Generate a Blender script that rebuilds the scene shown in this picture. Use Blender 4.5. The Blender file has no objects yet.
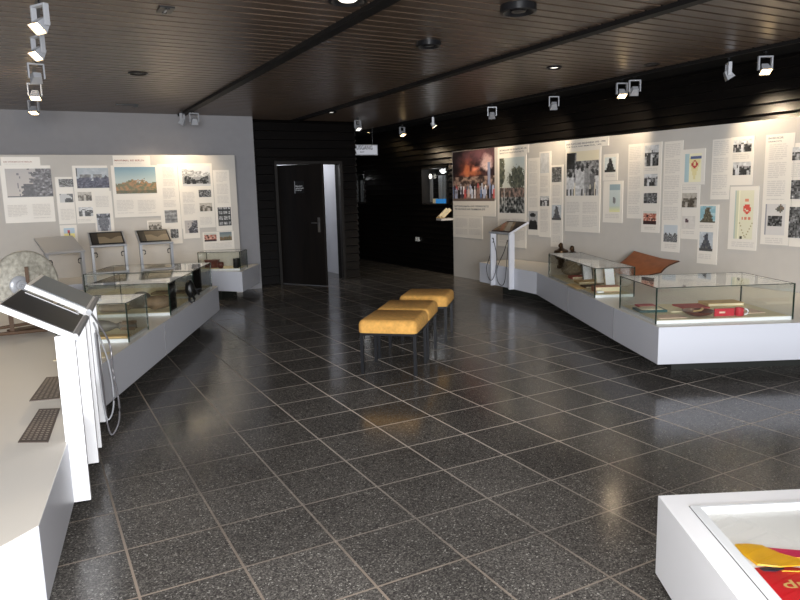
# exhibition room: positions in metres, X across, Y into the room, Z up
RIGHT_POSTERS = [('poster with a night-time fire and crowd photo, at the far end of the right wall',
  [(-10.77, -9.465, 1.137, 1.417), (-10.778, -9.832, 0.738, 1.133)],
  [((-10.762, -9.476, 1.4, 2.298), 'fire', 1)],
  [(-10.692, -10.297, 0.783, 1.084), (-10.249, -9.892, 0.801, 1.093)],
  [((-10.718, -9.651, 1.241, 1.337), 'NATIONALE MAHN- UND GEDENKSTÄTTE', 'THE HOLOCAUST AND THE MEMORIAL SITE')]),
 ('tall poster with a faded colour photo of trees over a crowd, behind the right-hand kiosk',
  [(-9.39, -8.587, 2.148, 2.281), (-9.394, -8.644, 0.65, 2.15)],
  [((-9.338, -8.683, 1.206, 2.094), 'park', 2)],
  [(-9.34, -9.041, 0.706, 1.104), (-8.988, -8.679, 0.725, 1.112)],
  [((-9.335, -8.636, 2.164, 2.242), 'DER UMGANG MIT DER GESCHICHTE 1945 - 1970', 'DEALING WITH THE HISTORY OF THE SITE')]),
 ('narrow text strip with a portrait photo of a person in a hat at its foot', [(-8.602, -8.334, 0.871, 2.058)], [((-8.58, -8.362, 0.957, 1.245), 'portrait', 3)], [(-8.56, -8.367, 1.307, 2.012)], []),
 ('narrow text strip with a pale grey photo at its top edge',
  [(-8.328, -8.065, 0.852, 2.139)],
  [((-8.3, -8.103, 1.82, 2.117), 'pale', 4), ((-8.303, -8.095, 1.324, 1.475), 'people', 5)],
  [(-8.296, -8.113, 1.52, 1.775), (-8.29, -8.105, 0.913, 1.279)],
  []),
 ('narrow strip with two grey portrait photos, directly left of the marching crowd poster',
  [(-8.056, -7.797, 0.714, 1.927)],
  [((-8.04, -7.827, 1.679, 1.898), 'dark', 6), ((-8.032, -7.826, 1.118, 1.341), 'monument', 7)],
  [(-8.02, -7.844, 1.37, 1.635), (-8.012, -7.834, 0.774, 1.073)],
  []),
 ('large poster with a photo of a marching crowd in summer clothes',
  [(-7.758, -6.909, 2.139, 2.269), (-7.746, -7.046, 0.961, 2.145)],
  [((-7.717, -7.078, 1.476, 2.096), 'march', 8)],
  [(-7.71, -7.439, 1.025, 1.385), (-7.379, -7.086, 1.037, 1.386)],
  [((-7.728, -6.963, 2.154, 2.222), 'DER PLATZ DES GEDENKENS 1970 - 1990', 'THE PLACE AND MEMORIAL, 1970')]),
 ('small card with one dark monument photo, right of the marching crowd poster', [(-6.998, -6.735, 1.673, 2.024)], [((-6.97, -6.771, 1.786, 1.982), 'statue', 9)], [(-6.95, -6.77, 1.706, 1.753)], []),
 ('white card with a tall picture fading from blue to yellow', [(-6.988, -6.635, 1.11, 1.666)], [((-6.868, -6.679, 1.253, 1.621), 'seaside', 10)], [(-6.944, -6.681, 1.158, 1.226)], []),
 ('text-only card left of the strip of four stacked photos', [(-6.558, -6.317, 1.174, 2.125)], [], [(-6.533, -6.341, 1.219, 2.088)], []),
 ('strip of four stacked photos with a red one at the bottom',
  [(-6.311, -6.019, 1.002, 2.124)],
  [((-6.281, -6.063, 1.835, 2.091), 'people', 11), ((-6.28, -6.07, 1.587, 1.736), 'people', 12), ((-6.278, -6.066, 1.372, 1.5), 'dark', 13), ((-6.276, -6.068, 1.105, 1.274), 'redphoto', 14)],
  [(-6.281, -6.075, 1.767, 1.811), (-6.252, -6.076, 1.034, 1.072)],
  []),
 ('tall text strip ending in a photo of a ruined building, right of the four-photo strip',
  [(-5.983, -5.707, 0.776, 2.117)],
  [((-5.946, -5.742, 0.898, 1.107), 'building', 15)],
  [(-5.96, -5.738, 1.144, 2.084), (-5.926, -5.746, 0.811, 0.873)],
  []),
 ('square card with a picture of a yellow pennant with a blue edge', [(-5.712, -5.396, 1.591, 2.005)], [((-5.669, -5.441, 1.622, 1.952), 'pennant', 16)], [], []),
 ('card with a sepia photo above a nearly blank picture, under the yellow pennant card',
  [(-5.698, -5.448, 0.948, 1.588)],
  [((-5.691, -5.482, 1.324, 1.494), 'people2', 17), ((-5.681, -5.494, 1.067, 1.222), 'blank', 18)],
  [(-5.691, -5.494, 1.517, 1.564), (-5.666, -5.496, 0.995, 1.043)],
  []),
 ('strip with two photos of a stone monument against blue sky',
  [(-5.45, -5.185, 0.668, 1.358)],
  [((-5.428, -5.224, 1.151, 1.342), 'monblue', 19), ((-5.422, -5.242, 0.819, 1.041), 'monument', 20)],
  [(-5.43, -5.242, 1.076, 1.122), (-5.426, -5.25, 0.724, 0.783)],
  []),
 ('stepped card with long text and two meeting photos, above the cream banner card',
  [(-5.306, -5.066, 1.417, 2.092), (-5.072, -4.79, 1.574, 2.097)],
  [((-5.038, -4.819, 1.931, 2.066), 'people', 21), ((-5.031, -4.816, 1.683, 1.824), 'people', 22)],
  [(-5.284, -5.091, 1.456, 2.07), (-5.044, -4.838, 1.856, 1.911)],
  []),
 ('white card with a picture of a cream banner bearing a red emblem', [(-5.05, -4.704, 0.86, 1.558)], [((-4.982, -4.756, 0.982, 1.515), 'banner', 23)], [(-5.0, -4.722, 0.893, 0.949)], []),
 ('card with long text above a leaflet picture with a dark diamond',
  [(-4.66, -4.348, 0.938, 2.091)],
  [((-4.618, -4.396, 1.042, 1.368), 'emblem', 24)],
  [(-4.614, -4.412, 1.41, 1.989), (-4.603, -4.398, 0.957, 1.01)],
  [((-4.63, -4.466, 2.01, 2.067), 'EINWEIHUNG DER', 'GEDENKSTÄTTE')]),
 ('strip of three dark photos at the right edge of the photo',
  [(-4.338, -4.136, 0.932, 1.984)],
  [((-4.36, -4.176, 1.811, 1.942), 'people', 25), ((-4.352, -4.15, 1.42, 1.611), 'dark', 26), ((-4.352, -4.127, 1.023, 1.339), 'dark', 27)],
  [(-4.36, -4.174, 1.641, 1.782)],
  [])]
LEFT_POSTERS = [('leftmost poster of the left board, its photo showing a tall dark tree',
  [(-0.267, 0.22, 2.099, 2.217), (-0.292, 0.342, 1.296, 2.099)],
  [((-0.233, 0.345, 1.657, 2.055), 'trees', 31)],
  [(-0.25, -0.001, 1.351, 1.548), (0.064, 0.294, 1.353, 1.553)],
  [((-0.236, 0.117, 2.106, 2.169), 'DIE STEINBRÜCHE BERLIN', 'THE QUARRY OF BERLIN')]),
 ('narrow card with two small landscape photos, right of the tall tree poster',
  [(0.385, 0.612, 1.253, 1.932)],
  [((0.432, 0.622, 1.788, 1.903), 'dark', 32), ((0.426, 0.602, 1.566, 1.69), 'arch', 33)],
  [(0.418, 0.604, 1.295, 1.47)],
  []),
 ('small card with a picture of a blue and yellow flag, behind the leftmost kiosk', [(0.386, 0.611, 0.929, 1.237)], [((0.434, 0.577, 1.052, 1.193), 'flag', 34)], [], []),
 ('stepped card with a wide dark factory photo above two small ones on the left board',
  [(0.626, 1.1, 1.252, 2.093), (0.87, 1.126, 1.081, 1.72)],
  [((0.671, 1.109, 1.767, 2.058), 'factory', 35), ((0.666, 0.852, 1.582, 1.711), 'people2', 36), ((0.659, 0.851, 1.356, 1.491), 'people', 37), ((0.892, 1.08, 1.126, 1.385), 'cross', 38)],
  [(0.637, 0.826, 1.271, 1.315), (0.898, 1.084, 1.454, 1.646)],
  []),
 ('large poster with a colour landscape photo in blue and orange',
  [(1.189, 1.72, 2.094, 2.239), (1.15, 1.822, 1.319, 2.093)],
  [((1.198, 1.784, 1.673, 2.069), 'landscape', 39)],
  [(1.19, 1.432, 1.367, 1.578), (1.489, 1.752, 1.356, 1.569)],
  [((1.212, 1.631, 2.115, 2.186), 'MAHNMAL BEI BERLIN', 'THE MEMORIAL OF BUCHENWALD')]),
 ('small card with a photo of a crowd, behind the middle kiosk on the left', [(1.601, 1.832, 1.043, 1.253)], [((1.62, 1.812, 1.095, 1.228), 'people2', 40)], [], []),
 ('tall text strip with a grey photo low down, right of the colour landscape poster',
  [(1.814, 2.113, 0.875, 2.112)],
  [((1.872, 2.06, 1.208, 1.404), 'pale2', 41), ((1.939, 2.058, 0.965, 1.106), 'dark', 42)],
  [(1.886, 2.066, 1.776, 2.067), (1.868, 2.057, 1.452, 1.745)],
  []),
 ('large stepped poster with a photo of a truck in front of a rock face',
  [(2.12, 2.65, 1.105, 2.12), (2.135, 2.393, 0.944, 1.109)],
  [((2.179, 2.614, 1.768, 2.08), 'truck', 43), ((2.416, 2.611, 1.592, 1.705), 'dark', 44), ((2.416, 2.612, 1.366, 1.496), 'people2', 45), ((2.164, 2.363, 1.03, 1.23), 'trees2', 46)],
  [(2.162, 2.348, 1.3, 1.676), (2.407, 2.598, 1.146, 1.274)],
  []),
 ('tall strip with a dark page of small pictures, rightmost on the left wall', [(2.661, 2.92, 1.037, 2.014)], [((2.698, 2.91, 1.123, 1.42), 'sheet', 47)], [(2.706, 2.891, 1.472, 1.983)], []),
 ('wide low card with two small colour photos, above the small corner case',
  [(2.432, 2.934, 0.733, 1.031)],
  [((2.456, 2.65, 0.88, 1.018), 'redphoto', 48), ((2.702, 2.899, 0.882, 1.019), 'landscape2', 49)],
  [(2.458, 2.896, 0.765, 0.846)],
  [])]
SPOT_R, SPOT_L, DAY, CAM_FILL, WORLD, EXPOSURE = 62.0, 42.0, 950, 400, 0.6, 0.10
import bpy, math, random
from mathutils import Vector, Matrix, noise
random.seed(7)
SC = bpy.context.scene
COL = SC.collection
TILE = 0.43162
BOT, TOP = 0.15, 0.46            # underside and upper face of the floating plinths
CEIL = 2.9

# ------------------------------------------------------------------ colours and materials
def lin(c):
    return tuple((v/255/12.92 if v/255 <= 0.04045 else ((v/255+0.055)/1.055)**2.4) for v in c)

def mat(name, rgb=(128,128,128), rough=0.5, metal=0.0, emit=None, estr=0.0, spec=0.5, noise_amt=0.0, noise_scale=8.0, bump=0.0, bump_scale=60.0, coat=0.0, stretch=None):
    m = bpy.data.materials.new(name); m.use_nodes = True
    nt = m.node_tree; b = nt.nodes['Principled BSDF']
    c = lin(rgb)
    b.inputs['Base Color'].default_value = (*c, 1)
    b.inputs['Roughness'].default_value = rough
    b.inputs['Metallic'].default_value = metal
    b.inputs['Specular IOR Level'].default_value = spec
    b.inputs['Coat Weight'].default_value = coat
    if emit:
        b.inputs['Emission Color'].default_value = (*lin(emit), 1)
        b.inputs['Emission Strength'].default_value = estr
    tc = nt.nodes.new('ShaderNodeTexCoord')
    src = tc.outputs['Object']
    if stretch:
        mp = nt.nodes.new('ShaderNodeMapping'); mp.inputs['Scale'].default_value = stretch
        nt.links.new(src, mp.inputs['Vector']); src = mp.outputs['Vector']
    nz = nt.nodes.new('ShaderNodeTexNoise'); nz.inputs['Scale'].default_value = noise_scale
    nz.inputs['Detail'].default_value = 5
    nt.links.new(src, nz.inputs['Vector'])
    if noise_amt > 0:
        mr = nt.nodes.new('ShaderNodeMapRange')
        mr.inputs['From Min'].default_value = 0.3; mr.inputs['From Max'].default_value = 0.7
        mr.inputs['To Min'].default_value = 1-noise_amt; mr.inputs['To Max'].default_value = 1+noise_amt
        nt.links.new(nz.outputs['Fac'], mr.inputs['Value'])
        mx = nt.nodes.new('ShaderNodeVectorMath'); mx.operation = 'SCALE'
        mx.inputs[0].default_value = c
        nt.links.new(mr.outputs['Result'], mx.inputs['Scale'])
        nt.links.new(mx.outputs['Vector'], b.inputs['Base Color'])
    if bump > 0:
        n2 = nt.nodes.new('ShaderNodeTexNoise'); n2.inputs['Scale'].default_value = bump_scale
        nt.links.new(src, n2.inputs['Vector'])
        bp = nt.nodes.new('ShaderNodeBump'); bp.inputs['Strength'].default_value = bump
        bp.inputs['Distance'].default_value = 0.01
        nt.links.new(n2.outputs['Fac'], bp.inputs['Height'])
        nt.links.new(bp.outputs['Normal'], b.inputs['Normal'])
    return m

def glass_mat(name, tint=(0.985,0.994,0.983), rough=0.0, ior=1.5):
    m = bpy.data.materials.new(name); m.use_nodes = True
    nt = m.node_tree; nt.nodes.clear()
    out = nt.nodes.new('ShaderNodeOutputMaterial')
    tr = nt.nodes.new('ShaderNodeBsdfTransparent'); tr.inputs['Color'].default_value = (*tint, 1)
    gl = nt.nodes.new('ShaderNodeBsdfGlossy'); gl.inputs['Roughness'].default_value = rough
    gl.inputs['Color'].default_value = (1,1,1,1)
    lw = nt.nodes.new('ShaderNodeLayerWeight'); lw.inputs['Blend'].default_value = 0.5
    pw = nt.nodes.new('ShaderNodeMath'); pw.operation = 'POWER'; pw.inputs[1].default_value = 4.0
    nt.links.new(lw.outputs['Facing'], pw.inputs[0])
    fr = nt.nodes.new('ShaderNodeMath'); fr.operation = 'MULTIPLY_ADD'; fr.inputs[1].default_value = 0.85; fr.inputs[2].default_value = 0.035
    nt.links.new(pw.outputs[0], fr.inputs[0])
    mx = nt.nodes.new('ShaderNodeMixShader')
    nt.links.new(fr.outputs[0], mx.inputs[0]); nt.links.new(tr.outputs[0], mx.inputs[1])
    nt.links.new(gl.outputs[0], mx.inputs[2]); nt.links.new(mx.outputs[0], out.inputs['Surface'])
    return m

def floor_mat():
    m = bpy.data.materials.new('terrazzo_tiles'); m.use_nodes = True
    nt = m.node_tree; N = nt.nodes; L = nt.links; b = N['Principled BSDF']
    tc = N.new('ShaderNodeTexCoord')
    mp = N.new('ShaderNodeMapping'); mp.inputs['Location'].default_value = (-1.110, -5.787, 0)
    L.new(tc.outputs['Object'], mp.inputs['Vector'])
    sc = N.new('ShaderNodeVectorMath'); sc.operation = 'SCALE'; sc.inputs['Scale'].default_value = 1/TILE
    L.new(mp.outputs['Vector'], sc.inputs[0])
    sep = N.new('ShaderNodeSeparateXYZ'); L.new(sc.outputs[0], sep.inputs[0])
    def M(op, a, bb=None, clamp=False):
        n = N.new('ShaderNodeMath'); n.operation = op; n.use_clamp = clamp
        for i, v in enumerate((a, bb)):
            if v is None: continue
            if isinstance(v, (int, float)): n.inputs[i].default_value = v
            else: L.new(v, n.inputs[i])
        return n.outputs[0]
    def dist(o):
        r = M('ROUND', o); return M('ABSOLUTE', M('SUBTRACT', o, r))
    wx = N.new('ShaderNodeTexNoise'); wx.inputs['Scale'].default_value = 1.3; L.new(tc.outputs['Object'], wx.inputs['Vector'])
    dx, dy = dist(sep.outputs[0]), dist(sep.outputs[1])
    gx = M('LESS_THAN', dx, 0.013); gy = M('LESS_THAN', dy, 0.011)
    g = M('MAXIMUM', gx, gy)
    # grout is worn pale in places and dirt-filled in others
    gn = N.new('ShaderNodeTexNoise'); gn.inputs['Scale'].default_value = 0.5; gn.inputs['Detail'].default_value = 3
    L.new(tc.outputs['Object'], gn.inputs['Vector'])
    gr = N.new('ShaderNodeMapRange'); gr.inputs['From Min'].default_value = 0.38; gr.inputs['From Max'].default_value = 0.6
    gr.inputs['To Min'].default_value = 0.10; gr.inputs['To Max'].default_value = 1.0
    L.new(gn.outputs['Fac'], gr.inputs['Value'])
    # cleaned joints in the middle of the floor, dirt-filled ones around
    sub = N.new('ShaderNodeVectorMath'); sub.operation = 'DISTANCE'; sub.inputs[1].default_value = (3.3, 4.7, 0)
    L.new(tc.outputs['Object'], sub.inputs[0])
    worn = N.new('ShaderNodeMapRange'); worn.inputs['From Min'].default_value = 1.4; worn.inputs['From Max'].default_value = 3.0
    worn.inputs['To Min'].default_value = 1.0; worn.inputs['To Max'].default_value = 0.12
    L.new(sub.outputs['Value'], worn.inputs['Value'])
    wcol = N.new('ShaderNodeMix'); wcol.data_type = 'RGBA'; L.new(worn.outputs[0], wcol.inputs[0])
    wcol.inputs[6].default_value = (*lin((128,114,100)), 1); wcol.inputs[7].default_value = (*lin((232,220,208)), 1)
    gm = M('MAXIMUM', gr.outputs[0], M('MULTIPLY', worn.outputs[0], 0.8))
    gfac = M('MULTIPLY', g, gm)
    # terrazzo
    fl = N.new('ShaderNodeVectorMath'); fl.operation = 'FLOOR'; L.new(sc.outputs[0], fl.inputs[0])
    wn = N.new('ShaderNodeTexWhiteNoise'); L.new(fl.outputs[0], wn.inputs['Vector'])
    v1 = N.new('ShaderNodeTexVoronoi'); v1.inputs['Scale'].default_value = 170; L.new(tc.outputs['Object'], v1.inputs['Vector'])
    cr = N.new('ShaderNodeValToRGB'); e = cr.color_ramp
    e.elements[0].position = 0.0; e.elements[0].color = (*lin((56,54,53)), 1)
    e.elements[1].position = 1.0; e.elements[1].color = (*lin((180,178,172)), 1)
    for p, c in ((0.45,(82,79,77)), (0.8,(105,102,98)), (0.955,(122,119,113)), (0.98,(150,147,140))):
        k = e.elements.new(p); k.color = (*lin(c), 1)
    sv = N.new('ShaderNodeSeparateColor'); L.new(v1.outputs['Color'], sv.inputs[0])
    L.new(sv.outputs[0], cr.inputs[0])
    bn = N.new('ShaderNodeTexNoise'); bn.inputs['Scale'].default_value = 1.6; bn.inputs['Detail'].default_value = 4
    L.new(tc.outputs['Object'], bn.inputs['Vector'])
    br = M('ADD', M('MULTIPLY', bn.outputs['Fac'], 0.7), M('MULTIPLY', wn.outputs['Value'], 0.28))
    br = M('ADD', br, 0.5)
    scl = N.new('ShaderNodeVectorMath'); scl.operation = 'SCALE'; L.new(cr.outputs[0], scl.inputs[0]); L.new(br, scl.inputs['Scale'])
    mx = N.new('ShaderNodeMix'); mx.data_type = 'RGBA'
    L.new(gfac, mx.inputs[0]); L.new(scl.outputs[0], mx.inputs[6]); L.new(wcol.outputs[2], mx.inputs[7])
    L.new(mx.outputs[2], b.inputs['Base Color'])
    rr = M('ADD', M('MULTIPLY', g, 0.3), M('ADD', M('MULTIPLY', bn.outputs['Fac'], 0.14), 0.10))
    L.new(rr, b.inputs['Roughness'])
    b.inputs['Specular IOR Level'].default_value = 0.36
    return m

def plank_mat(name, c1, c2, rough, stretch, spec=0.5):
    """dark-stained wood with grain running along the boards"""
    m = bpy.data.materials.new(name); m.use_nodes = True
    nt = m.node_tree; N = nt.nodes; L = nt.links; b = N['Principled BSDF']
    tc = N.new('ShaderNodeTexCoord'); mp = N.new('ShaderNodeMapping'); mp.inputs['Scale'].default_value = stretch
    L.new(tc.outputs['Object'], mp.inputs['Vector'])
    nz = N.new('ShaderNodeTexNoise'); nz.inputs['Scale'].default_value = 1; nz.inputs['Detail'].default_value = 6
    L.new(mp.outputs[0], nz.inputs['Vector'])
    cr = N.new('ShaderNodeValToRGB')
    cr.color_ramp.elements[0].position = 0.3; cr.color_ramp.elements[0].color = (*lin(c1), 1)
    cr.color_ramp.elements[1].position = 0.7; cr.color_ramp.elements[1].color = (*lin(c2), 1)
    L.new(nz.outputs['Fac'], cr.inputs[0]); L.new(cr.outputs[0], b.inputs['Base Color'])
    b.inputs['Roughness'].default_value = rough; b.inputs['Specular IOR Level'].default_value = spec
    return m

def print_mat():
    m = bpy.data.materials.new('printed_picture'); m.use_nodes = True
    nt = m.node_tree; b = nt.nodes['Principled BSDF']
    a = nt.nodes.new('ShaderNodeVertexColor'); a.layer_name = 'Col'
    nt.links.new(a.outputs['Color'], b.inputs['Base Color'])
    b.inputs['Roughness'].default_value = 0.45
    return m

M = dict(
    floor = floor_mat(),
    ceiling = plank_mat('ceiling_planks_stain', (66,54,45), (96,80,67), 0.32, (1.5,55,20)),
    void = mat('black_void', (9,8,8), 0.85, spec=0.2),
    louver = plank_mat('black_stained_boards', (7,6,6), (18,15,13), 0.4, (40,1.5,30), 0.4),
    louver_x = plank_mat('black_stained_boards_front', (6,5,5), (16,13,12), 0.45, (1.5,40,30), 0.22),
    beam = mat('dark_beam', (14,12,12), 0.6, spec=0.25),
    wallgrey = mat('grey_wall_paint', (140,139,142), 0.85, noise_amt=0.03),
    board = mat('display_board_paint', (192,187,180), 0.6, noise_amt=0.02),
    paper = mat('poster_card', (228,222,212), 0.4),
    ink = mat('print_grey', (211,205,197), 0.6),
    ink_dark = mat('print_dark', (70,74,84), 0.6),
    ink_red = mat('print_rust', (160,104,88), 0.6),
    white = mat('white_lacquer', (232,233,236), 0.32, noise_amt=0.012, noise_scale=3),
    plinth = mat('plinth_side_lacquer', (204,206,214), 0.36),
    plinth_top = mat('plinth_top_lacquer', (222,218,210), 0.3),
    shadow_base = mat('dark_recessed_base', (34,36,32), 0.6),
    seam = mat('panel_joint', (120,120,124), 0.6),
    glass = glass_mat('case_glass'),
    glass_clear = glass_mat('clear_cover_glass', (0.995,0.997,0.995)),
    edge = mat('glass_edge_green', (30,46,38), 0.15),
    reflection_black = mat('dark_glass_reflection', (8,10,9), 0.08),
    case_base = mat('case_floor_board', (224,222,212), 0.4),
    cream = mat('case_floor_cream', (226,216,182), 0.6),
    steel = mat('brushed_steel', (170,170,172), 0.3, 1.0),
    alu = mat('grey_cast_aluminium', (166,168,173), 0.35, 0.15),
    darkmetal = mat('dark_metal', (26,26,28), 0.35, 0.3),
    black = mat('black_plastic', (16,16,17), 0.35),
    screen = mat('dark_glossy_screen', (20,18,20), 0.3, spec=0.2),
    legmetal = mat('black_stool_tube', (26,27,31), 0.35, 0.2),
    cushion = mat('ochre_seat_fabric', (220,166,86), 0.9, noise_amt=0.16, noise_scale=26, bump=0.9, bump_scale=130, stretch=(1,1,1)),
    door = plank_mat('door_veneer', (12,9,8), (22,17,14), 0.5, (30,1,1.5), 0.25),
    doorframe = mat('door_frame_dark', (30,27,25), 0.55, spec=0.3),
    leather = mat('brown_leather', (142,84,52), 0.55, noise_amt=0.15, noise_scale=14, bump=0.4, bump_scale=40),
    leather_dark = mat('dark_leather_edge', (70,40,26), 0.5),
    bronze = mat('bronze_cast', (66,48,30), 0.35, 0.8, noise_amt=0.3, noise_scale=20),
    lampglow = mat('lamp_glow', (255,236,190), 0.4, emit=(255,214,150), estr=14),
    lampglow_dim = mat('lamp_glow_soft', (255,240,220), 0.4, emit=(240,235,225), estr=2.0),
    stone = mat('mottled_grey_stone', (162,158,146), 0.5, noise_amt=0.34, noise_scale=26, bump=0.5, bump_scale=30),
    oldwood = mat('old_brown_wood', (84,62,44), 0.7, noise_amt=0.25, noise_scale=12, stretch=(3,3,20)),
    rust = mat('rusty_brown_iron', (120,100,78), 0.8, noise_amt=0.35, noise_scale=18, bump=0.6, bump_scale=50),
    greyiron = mat('weathered_grey_iron', (96,92,84), 0.6, 0.2, noise_amt=0.3, noise_scale=18),
    blackiron = mat('black_iron', (14,14,14), 0.4, 0.2),
    red = mat('red_print', (184,40,52), 0.5),
    redcloth = mat('dull_red_cloth', (176,84,78), 0.8, noise_amt=0.1, noise_scale=30),
    teal = mat('dark_teal_leatherette', (32,74,72), 0.5),
    creampaper = mat('cream_paper', (232,220,186), 0.6),
    tan = mat('tan_cover', (198,166,112), 0.6, noise_amt=0.08, noise_scale=20),
    pinkpaper = mat('rose_printed_paper', (224,196,174), 0.6, noise_amt=0.18, noise_scale=30),
    brownbowl = mat('brown_glazed_wood', (92,46,34), 0.3),
    terracotta = mat('terracotta_cover', (182,118,92), 0.6),
    fur = mat('dark_grey_fur', (138,124,102), 0.95, noise_amt=0.4, noise_scale=40, bump=1.0, bump_scale=90),
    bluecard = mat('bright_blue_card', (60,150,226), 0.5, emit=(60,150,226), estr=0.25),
    satin_red = mat('red_satin_flag', (200,30,40), 0.42, noise_amt=0.06, noise_scale=12),
    satin_pink = mat('magenta_satin', (206,30,84), 0.42),
    satin_gold = mat('gold_satin_ribbon', (226,172,34), 0.4, noise_amt=0.06, noise_scale=20),
    navy = mat('navy_fabric', (30,30,52), 0.6),
    goldthread = mat('gold_embroidery', (214,186,112), 0.5),
    flagfloor = mat('white_case_floor', (248,248,245), 0.5),
    frame = mat('frame_moulding_grey', (214,217,220), 0.3),
    lit_room = mat('pale_back_room_wall', (190,192,200), 0.8),
    socket = mat('socket_white', (220,220,214), 0.4, emit=(220,220,214), estr=0.02),
    bluescreen = mat('grey_blue_screen', (112,122,130), 0.3),
    grille_dark = mat('brown_grille_metal', (92,82,76), 0.45, 0.3),
    grille_hole = mat('grille_pale_slot', (176,166,156), 0.5),
    cable = mat('grey_spiral_cable', (128,126,130), 0.35, 0.5),
    sign = mat('sign_face_pale', (196,198,206), 0.4, emit=(196,198,206), estr=0.28),
    picture = print_mat(),
)

# ------------------------------------------------------------------ mesh collecting helper
class MB:
    def __init__(self): self.v = []; self.f = []; self.mi = []; self.mats = []
    def slot(self, m):
        if m not in self.mats: self.mats.append(m)
        return self.mats.index(m)
    def face(self, idx, m): self.f.append(tuple(idx)); self.mi.append(self.slot(m))
    def pts(self, ps):
        n = len(self.v); self.v += [tuple(p) for p in ps]; return n
    def box(self, c, s, m='white', rot=None):
        c = Vector(c); hx, hy, hz = s[0]/2, s[1]/2, s[2]/2
        R = rot if rot is not None else Matrix.Identity(3)
        ps = [c + R @ Vector((x*hx, y*hy, z*hz)) for z in (-1,1) for y in (-1,1) for x in (-1,1)]
        n = self.pts(ps)
        for q in ((0,2,3,1),(4,5,7,6),(0,1,5,4),(2,6,7,3),(0,4,6,2),(1,3,7,5)): self.face([n+i for i in q], m)
        return self
    def obox(self, o, ex, ey, ez, m='white'):
        """box from corner o and three edge vectors"""
        o, ex, ey, ez = map(Vector, (o, ex, ey, ez))
        ps = [o + a*ex + b*ey + c*ez for c in (0,1) for b in (0,1) for a in (0,1)]
        n = self.pts(ps)
        fs = ((0,2,3,1),(4,5,7,6),(0,1,5,4),(2,6,7,3),(0,4,6,2),(1,3,7,5))
        flip = ex.cross(ey).dot(ez) < 0
        for q in fs:
            q = [n+i for i in q]; self.face(q[::-1] if flip else q, m)
        return self
    def prism(self, poly, z0, z1, side='plinth', top=None, bottom=None):
        a = sum(poly[i][0]*poly[(i+1)%len(poly)][1]-poly[(i+1)%len(poly)][0]*poly[i][1] for i in range(len(poly)))
        if a < 0: poly = poly[::-1]
        k = len(poly); n = self.pts([(x,y,z0) for x,y in poly] + [(x,y,z1) for x,y in poly])
        self.face([n+i for i in range(k)][::-1], bottom or side)
        self.face([n+k+i for i in range(k)], top or side)
        for i in range(k):
            j = (i+1) % k; self.face([n+i, n+j, n+k+j, n+k+i], side)
        return self
    def tube(self, path, r, m='steel', seg=8, caps=True):
        path = [Vector(p) for p in path]; rings = []
        up = Vector((0,0,1))
        for i, p in enumerate(path):
            d = (path[min(i+1,len(path)-1)] - path[max(i-1,0)]).normalized()
            a = d.cross(up)
            if a.length < 0.05: a = d.cross(Vector((1,0,0)))
            a.normalize(); b = d.cross(a).normalized()
            rr = r[i] if isinstance(r, (list,tuple)) else r
            rings.append(self.pts([p + rr*(math.cos(2*math.pi*k/seg)*a + math.sin(2*math.pi*k/seg)*b) for k in range(seg)]))
        for i in range(len(rings)-1):
            for k in range(seg):
                l = (k+1) % seg
                self.face([rings[i]+k, rings[i]+l, rings[i+1]+l, rings[i+1]+k], m)
        if caps:
            self.face([rings[0]+k for k in range(seg)][::-1], m); self.face([rings[-1]+k for k in range(seg)], m)
        return self
    def lathe(self, prof, c, m='steel', seg=20, R=None):
        """prof: list of (radius, height); R turns the local axes"""
        R = R or Matrix.Identity(3); c = Vector(c); rings = []
        for r, h in prof:
            rings.append(self.pts([c + R @ Vector((r*math.cos(2*math.pi*k/seg), r*math.sin(2*math.pi*k/seg), h)) for k in range(seg)]))
        for i in range(len(rings)-1):
            for k in range(seg):
                l = (k+1) % seg
                self.face([rings[i]+k, rings[i]+l, rings[i+1]+l, rings[i+1]+k], m)
        if prof[0][0] > 1e-4: self.face([rings[0]+k for k in range(seg)][::-1], m)
        if prof[-1][0] > 1e-4: self.face([rings[-1]+k for k in range(seg)], m)
        return self
    def build(self, name, parent=None, smooth=False, bevel=0.0, loc=None):
        me = bpy.data.meshes.new(name)
        vs = self.v
        if loc is not None: vs = [(x-loc[0], y-loc[1], z-loc[2]) for x, y, z in vs]
        me.from_pydata(vs, [], self.f)
        for k in self.mats: me.materials.append(M[k])
        for p, i in zip(me.polygons, self.mi): p.material_index = i; p.use_smooth = smooth
        me.update()
        o = bpy.data.objects.new(name, me); COL.objects.link(o)
        if loc is not None: o.location = loc
        if parent is not None:
            o.parent = parent
            if loc is None: o.matrix_parent_inverse = Matrix.Translation(-Vector(parent.location))
            else: o.location = Vector(loc) - Vector(parent.location)
        if bevel > 0:
            b = o.modifiers.new('edge_rounding', 'BEVEL'); b.width = bevel; b.segments = 2; b.limit_method = 'ANGLE'
        if smooth:
            w = o.modifiers.new('smooth_edges', 'EDGE_SPLIT'); w.split_angle = math.radians(42)
        return o

def tag(o, label, cat, group=None):
    o['label'] = label; o['category'] = cat
    if group: o['group'] = group
    return o
def thing(name, loc, label, cat, group=None):
    o = bpy.data.objects.new(name, None); COL.objects.link(o); o.location = loc; o.empty_display_size = 0.05
    return tag(o, label, cat, group)
def struct(o): o['kind'] = 'structure'; return o
def clear_pi(o):       # parents here are never turned, so part coordinates are simply offset by the thing's place
    return o

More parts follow.
